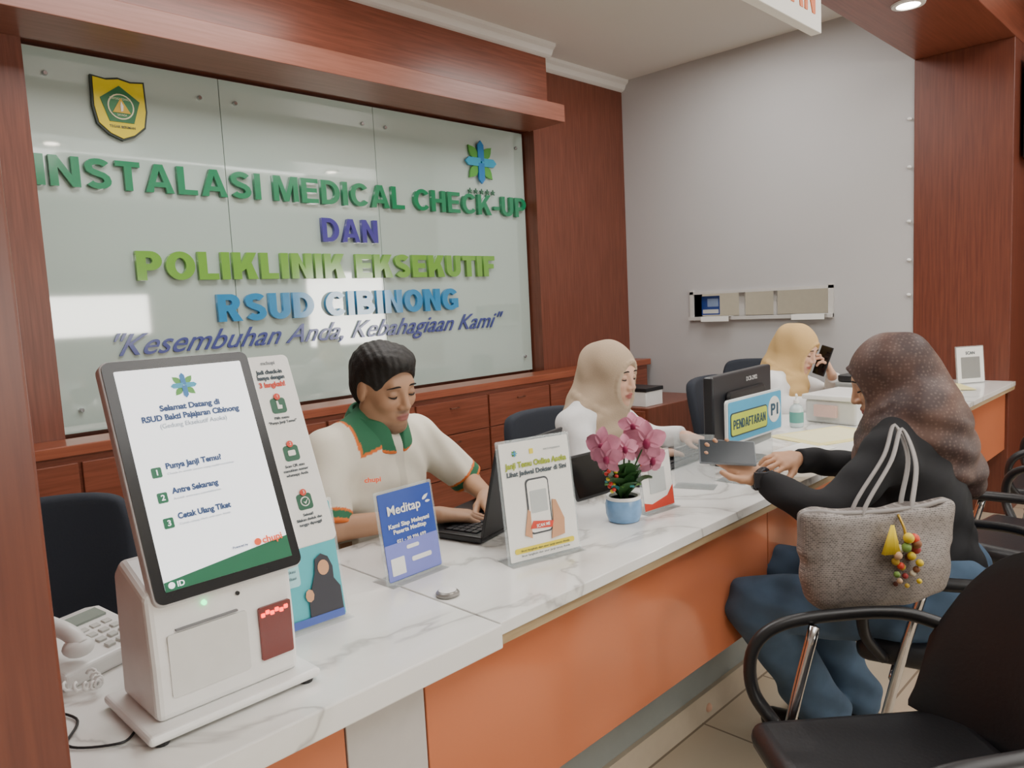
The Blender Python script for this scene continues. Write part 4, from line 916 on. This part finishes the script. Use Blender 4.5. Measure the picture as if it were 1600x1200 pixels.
# ---------- woman with beige headscarf
p = dict(base=A_(2.16, 1.74, .0), lo=(1.78, 1.15, 0), hi=(2.62, 1.96, 1.30), w=.95, skin='#dcb096', lip='#b0655d', bust=True, hs=.95)
p['R'] = frame(-86, 9); p['Rt'] = frame(-80, 8)
p.update(H=A_(2.145, 1.63, 1.085), N=A_(2.13, 1.685, .975), SL=A_(2.265, 1.715, .915), SR=A_(1.985, 1.675, .92), C=A_(2.13, 1.70, .83), PV=A_(2.15, 1.78, .58),
         ER=A_(1.945, 1.58, .80), WR=A_(2.125, 1.43, .825), EL=A_(2.42, 1.67, .81), WL=A_(2.42, 1.50, .83),
         HL=A_(2.25, 1.76, .56), HR=A_(2.05, 1.76, .56), KL=A_(2.28, 1.38, .53), KR=A_(2.04, 1.36, .53), AL=A_(2.28, 1.38, .08), AR=A_(2.04, 1.36, .08), toe=A_(0, -1, 0))
p['handR'] = (A_(.8, -.15, -.05), A_(0, 0, 1), False, (15, 25, 18), .92); p['handL'] = (A_(-.1, -1, -.05), A_(0, 0, 1), True, (15, 25, 18), .92)
w2 = person(p, 'woman in beige headscarf and white blouse typing at keyboard'); b = p['base']
WB = mat('blouse_white', '#e2e1e1', .8, bump=.1, scale=80)
def blouse(p, e, m, amp=.003):
    S = Fld(p['lo'], p['hi'], .005); torso(S, p, .006); arms(S, p, .012); S.op(half((0, 0, .48), (0, 0, -1)), .004, cut=True)
    S.warp(lambda X, Y, Z: wrinkle(amp, 1.1, 2)(X, Y, Z)+amp*.7*np.sin(62*Z-44*X+30*Y))
    for a in 'LR':
        d = nrm(p['W'+a]-p['E'+a]); fn, bb = half(p['W'+a]-d*.012, d); c = p['W'+a]; S.op((fn, (c-.045, c+.03)), .003, cut=True)
    return fobj('blouse', S, p['base'], m, e)
blouse(p, w2, WB)
Hj = Fld(p['H']-A_(.3, .3, .42), p['H']+A_(.3, .3, .17), .0034); hijabf(Hj, p); fobj('headscarf', Hj, b, mat('scarf_beige', '#b9a48d', .95, spec=.15, bump=.35, scale=260), w2)
def skirt(p, e):
    Tf = Fld(p['lo'], (p['hi'][0], p['hi'][1], .7), .009); Tf.op(ell(p['PV'], [.13, .175, .12], p['Rt']), .03); legs(Tf, p, .008, feet=False); Tf.op(half((0, 0, .1), (0, 0, -1)), .004, cut=True)
    fobj('trousers', Tf, p['base'], MATS['trousers_black'], e)
skirt(p, w2)
# ---------- woman with yellow headscarf, phone near her chin
q = p; p = dict(q); dx_ = 1.45
for k in ('H', 'N', 'SL', 'SR', 'C', 'PV', 'EL', 'WL', 'ER', 'WR', 'HL', 'HR', 'KL', 'KR', 'AL', 'AR'): p[k] = q[k]+A_(dx_, 0, 0)
for k in ('H', 'N', 'SL', 'SR', 'C'): p[k] = p[k]+A_(0, -.02, -.015)
p['base'] = q['base']+A_(dx_, 0, 0); p['lo'] = tuple(A_(*q['lo'])+A_(dx_, 0, 0)); p['hi'] = tuple(A_(*q['hi'])+A_(dx_, 0, 0))
p['R'] = frame(-92, 22); p['H'] = p['H']+A_(.0, -.02, -.005)
p['EL'] = A_(3.84, 1.50, .80); p['WL'] = A_(3.69, 1.46, .93); p['handL'] = (A_(-.25, .20, .95), A_(.5, -.85, .1), True, (35, 40, 30), .92)
w3 = person(p, 'woman in yellow headscarf and white blouse looking down'); blouse(p, w3, WB)
Hj = Fld(p['H']-A_(.3, .3, .42), p['H']+A_(.3, .3, .17), .004); hijabf(Hj, p); fobj('headscarf', Hj, p['base'], mat('scarf_yellow', '#d0ad78', .95, spec=.15, bump=.35, scale=260), w3); skirt(p, w3)
t = thing('smartphone', 'black smartphone held up beside the yellow headscarf', 'phone', tuple(p['WL']+A_(-.035, .03, .075)), (radians(15), radians(-12), radians(70)))
mk('phone_body', cbox((0, 0, 0), (.07, .008, .145)), BLACK, t, bevel=.003); mk('phone_screen', cbox((0, .0045, 0), (.064, .001, .138)), BLACKS, t)

# ---------- visitor
p = dict(base=A_(2.14, .60, .0), lo=(1.55, .25, 0), hi=(2.60, 1.24, 1.33), w=1.03, skin='#c89878', lip='#a3564c', bust=True, hs=.96)
p['R'] = frame(114, 20); p['Rt'] = frame(100, 6)
p.update(H=A_(2.15, .70, 1.10), N=A_(2.15, .655, .995), SL=A_(1.985, .645, .93), SR=A_(2.305, .67, .93), C=A_(2.145, .63, .84), PV=A_(2.14, .58, .58),
         EL=A_(1.80, .73, .80), WL=A_(1.82, .905, .865), ER=A_(2.36, .83, .80), WR=A_(2.12, .95, .86),
         HL=A_(2.02, .60, .54), HR=A_(2.24, .60, .54), KL=A_(1.86, .95, .50), KR=A_(2.12, .98, .51), AL=A_(2.12, .86, .10), AR=A_(2.30, .84, .10), toe=nrm(A_(-.1, 1, 0)))
dz = nrm(A_(-.55, -.50, .62))
p['handL'] = (A_(-.30, .75, .50), -dz, True, (6, 14, 14), .95, (.7, .5)); p['handR'] = (A_(-.85, .1, .1), A_(-.1, -.6, .8), False, (25, 35, 25), .95)
vs = person(p, 'seated woman in dark patterned headscarf and black top holding phone'); b = p['base']
BT = mat('black_top', '#17171b', .85, bump=.1, scale=80)
blouse(p, vs, BT, .0035)
def scarfmat():
    m = bpy.data.materials.new('scarf_patterned'); m.use_nodes = True; nt = m.node_tree; n = nt.nodes; l = nt.links; bs = n['Principled BSDF']
    tc = n.new('ShaderNodeTexCoord'); vo = n.new('ShaderNodeTexVoronoi'); vo.inputs['Scale'].default_value = 110; vo.inputs['Randomness'].default_value = .5
    no = n.new('ShaderNodeTexNoise'); no.inputs['Scale'].default_value = 7
    cr = n.new('ShaderNodeValToRGB'); cr.color_ramp.elements[0].position = .05; cr.color_ramp.elements[1].position = .45
    cr.color_ramp.elements[0].color = (*lin('#8a7568'), 1); cr.color_ramp.elements[1].color = (*lin('#54403a'), 1)
    c2 = n.new('ShaderNodeValToRGB'); c2.color_ramp.elements[0].position = .42; c2.color_ramp.elements[1].position = .58
    c2.color_ramp.elements[0].color = (*lin('#6b5047'), 1); c2.color_ramp.elements[1].color = (*lin('#33262a'), 1)
    mx = n.new('ShaderNodeMixRGB'); mx.inputs[0].default_value = .55
    l.new(tc.outputs['Object'], vo.inputs['Vector']); l.new(tc.outputs['Object'], no.inputs['Vector']); l.new(vo.outputs['Distance'], cr.inputs['Fac']); l.new(no.outputs['Fac'], c2.inputs['Fac'])
    l.new(cr.outputs['Color'], mx.inputs[1]); l.new(c2.outputs['Color'], mx.inputs[2]); l.new(mx.outputs['Color'], bs.inputs['Base Color']); bs.inputs['Roughness'].default_value = .55
    bs.inputs['Specular IOR Level'].default_value = .35
    return m
Hj = Fld(p['H']-A_(.34, .36, .50), p['H']+A_(.34, .3, .17), .004); N = p['N']
hijabf(Hj, p, tail=[(cap(N+A_(.03, -.05, .0), N+A_(.10, -.10, -.16), .088, .070), .06), (cap(N+A_(-.03, -.05, .02), N+A_(.0, -.09, -.12), .08, .06), .05)])
fobj('headscarf', Hj, b, scarfmat(), vs)
J = Fld(p['lo'], (p['hi'][0], p['hi'][1], .75), .005); J.op(ell(p['PV'], [.135, .19, .125], p['Rt']), .03); legs(J, p, .016, feet=False, calf=.022)
J.warp(lambda X, Y, Z: wrinkle(.0035, 1.3, 5)(X, Y, Z)+.003*np.sin(70*Z+40*X-20*Y)); J.op(half((0, 0, .055), (0, 0, -1)), .004, cut=True)
fobj('jeans', J, b, mat('denim', '#485e76', .9, var=.3, scale=18, bump=.2), vs)
for a in 'LR':
    sf = Fld(p['A'+a]-A_(.12, .12, .12), p['A'+a]+A_(.12, .28, .05), .005); sf.op(cap(p['A'+a]-A_(0, .02, .055), p['A'+a]+p['toe']*.16-A_(0, 0, .062), .042, .036), .02)
    sf.op(half(p['A'+a]*A_(1, 1, 0)+A_(0, 0, .002), (0, 0, -1)), .003, cut=True); fobj('shoe', sf, b, BLACK, vs)
Wp = p['WL']-b; dr = nrm(p['WL']-p['EL'])
a1 = nrm(np.cross(dr, A_(0, 0, 1))); a2 = np.cross(dr, a1); Wq = Wp+dr*.004
mk('wristwatch', join(tube([tuple(Wq+a1*.029*cos(t)+a2*.029*sin(t)) for t in np.linspace(0, 2*pi, 20)[:-1]], .009, 8, close=True, flat=.6),
   xf(cbox((0, 0, 0), (.036, .012, .040)), Matrix.Translation(tuple(Wq+A_(-.027, -.017, .004))) @ Matrix.Rotation(radians(-58), 4, 'Z'))), mat('watch_dark', '#2a2c33', .2), vs, False, bevel=.002)
t = thing('smartphone', 'dark smartphone held in the seated woman\'s hand', 'phone')
dx = nrm(A_(-.60, .60, .15)); dx = nrm(dx-dz*(dx@dz)); dy = np.cross(dz, dx)
hd = nrm(p['handL'][0]); hd = nrm(hd)
Mx = Matrix([[dx[i], dy[i], dz[i]] for i in range(3)]).to_4x4(); Mx.translation = tuple(p['WL']+hd*.105+dz*.026); t.matrix_world = Mx
mk('phone_body', cbox((0, 0, 0), (.145, .072, .008)), mat('phone_case', '#7b828a', .3), t, bevel=.003); mk('phone_screen', cbox((0, 0, .0043), (.139, .066, .001)), mat('screen_slate', '#30363c', .15), t)

# ---------- tote bag
BL = (1.715, .585, .655); BR = radians(-38)
bg = thing('tote_bag', 'grey chevron patterned tote bag hanging from the woman\'s shoulder', 'bag', BL, (0, 0, BR))
Bf = Fld((-.25, -.12, -.05), (.25, .12, .32), .004)
Bf.op(rbox((0, 0, .105), (.160, .036, .105), .026), .01)
Bf.op(ell((0, 0, .070), [.172, .050, .080]), .04); Bf.op(rbox((0, 0, .165), (.180, .022, .05), .014), .03)
Bf.op(cap((-.10, 0, .298), (.10, 0, .298), .090), .02, cut=True)
Bf.warp(lambda X, Y, Z: .004*np.sin(26*X+18*Z+1)*np.sin(20*Z-9*X)+.002*np.sin(60*X-30*Z))
bm = bpy.data.materials.new('bag_chevron'); bm.use_nodes = True; nt = bm.node_tree; n_ = nt.nodes; l_ = nt.links
tc = n_.new('ShaderNodeTexCoord'); mp = n_.new('ShaderNodeMapping'); mp.inputs['Rotation'].default_value = (radians(90), 0, 0); br = n_.new('ShaderNodeTexBrick'); br.inputs['Scale'].default_value = 85
br.inputs['Color1'].default_value = (*lin('#5f5856'), 1); br.inputs['Color2'].default_value = (*lin('#857d79'), 1); br.inputs['Mortar'].default_value = (*lin('#a39b95'), 1); br.inputs['Mortar Size'].default_value = .035
br.inputs['Brick Width'].default_value = .6; br.inputs['Row Height'].default_value = .34
l_.new(tc.outputs['Object'], mp.inputs['Vector']); l_.new(mp.outputs['Vector'], br.inputs['Vector']); l_.new(br.outputs['Color'], n_['Principled BSDF'].inputs['Base Color']); n_['Principled BSDF'].inputs['Roughness'].default_value = .5
fobj('bag_body', Bf, A_(0, 0, 0), bm, bg)
SM = mat('strap_grey', '#8f8a88', .5)
mk('top_trim', tube(arc([(-.172, 0, .160), (-.176, 0, .205), (-.14, -.019, .216), (-.10, -.022, .210), (.0, -.023, .206), (.10, -.022, .210), (.14, -.019, .216), (.176, 0, .205), (.172, 0, .160)], 5), .0055, 8), SM, bg, True)
inv = (Matrix.Translation(BL) @ Matrix.Rotation(BR, 4, 'Z')).inverted()
for dy_, off in ((-.024, V((-.012, -.012, 0))), (.014, V((.012, .012, .004)))):
    P1 = inv @ (V((1.805, .590, .955))+off); P2 = inv @ (V((1.945, .612, 1.005))+off); P3 = inv @ (V((1.86, .555, .945))+off)
    mk('strap', tube(arc([(-.045, dy_, .14), (-.044, dy_, .21), P1, P2, P3, (.070, dy_, .21), (.070, dy_, .14)], 8), .0065, 8, flat=.6), SM, bg, True)
ch = mk('bag_charm', tube(arc([(.03, -.035, .20), (.03, -.058, .17), (.03, -.060, .13)], 4), .003, 6), mat('charm_gold', '#b8963c', .3, metal=.6), bg, True)
cols = ['#e2c52e', '#d9482f', '#e2c52e', '#8a5a3c', '#7a9b4a', '#e8e0c8', '#a33a3a', '#d9b18c', '#e2c52e', '#6b3f35', '#caa83a']
for i in range(22):
    mk('charm_bead', ball((.03+.027*sin(i*2.4), -.064-.007*cos(i*1.7), .158-i*.0052), .0115-.0003*i, 10, 7), mat('bead_%d' % (i % 11), cols[i % 11], .5), ch, True)
mk('charm_tassel', join(*[tube([(.0, -.060, .185), (.0-.026+.005*k, -.068, .125)], [.004, .005], 6) for k in range(8)]), mat('tassel_yellow', '#e2c52e', .8), ch, True)

# ------------------------------------------------------------------ lights
def area(name, loc, sx, sy, pw, rot=(0, 0, 0), col=(1, .98, .95)):
    l = bpy.data.lights.new(name, 'AREA'); l.shape = 'RECTANGLE'; l.size = sx; l.size_y = sy; l.energy = pw; l.color = col
    o = bpy.data.objects.new(name, l); C.objects.link(o); o.location = loc; o.rotation_euler = rot
area('ceiling_light_back', (1.6, 2.4, 3.0), 1.6, .8, 44)
area('ceiling_light_far', (4.0, 2.3, 3.0), .9, .8, 24)
area('ceiling_light_hall', (1.6, -.8, 3.0), 3.0, 1.6, 65)
area('ceiling_light_hall_far', (4.0, -.2, 3.0), 1.8, 1.2, 42)
for x in (1.7, 4.0):
    l = bpy.data.lights.new('downlight_bulb', 'SPOT'); l.energy = 25; l.spot_size = radians(110); l.spot_blend = .8; l.shadow_soft_size = .05; l.color = (1, .94, .85)
    o = bpy.data.objects.new('downlight_bulb', l); C.objects.link(o); o.location = (x, 1.22, 2.64)
w = bpy.data.worlds.new('world'); bpy.context.scene.world = w; w.use_nodes = True
w.node_tree.nodes['Background'].inputs['Color'].default_value = (.9, .93, 1, 1); w.node_tree.nodes['Background'].inputs['Strength'].default_value = .6
print('done')
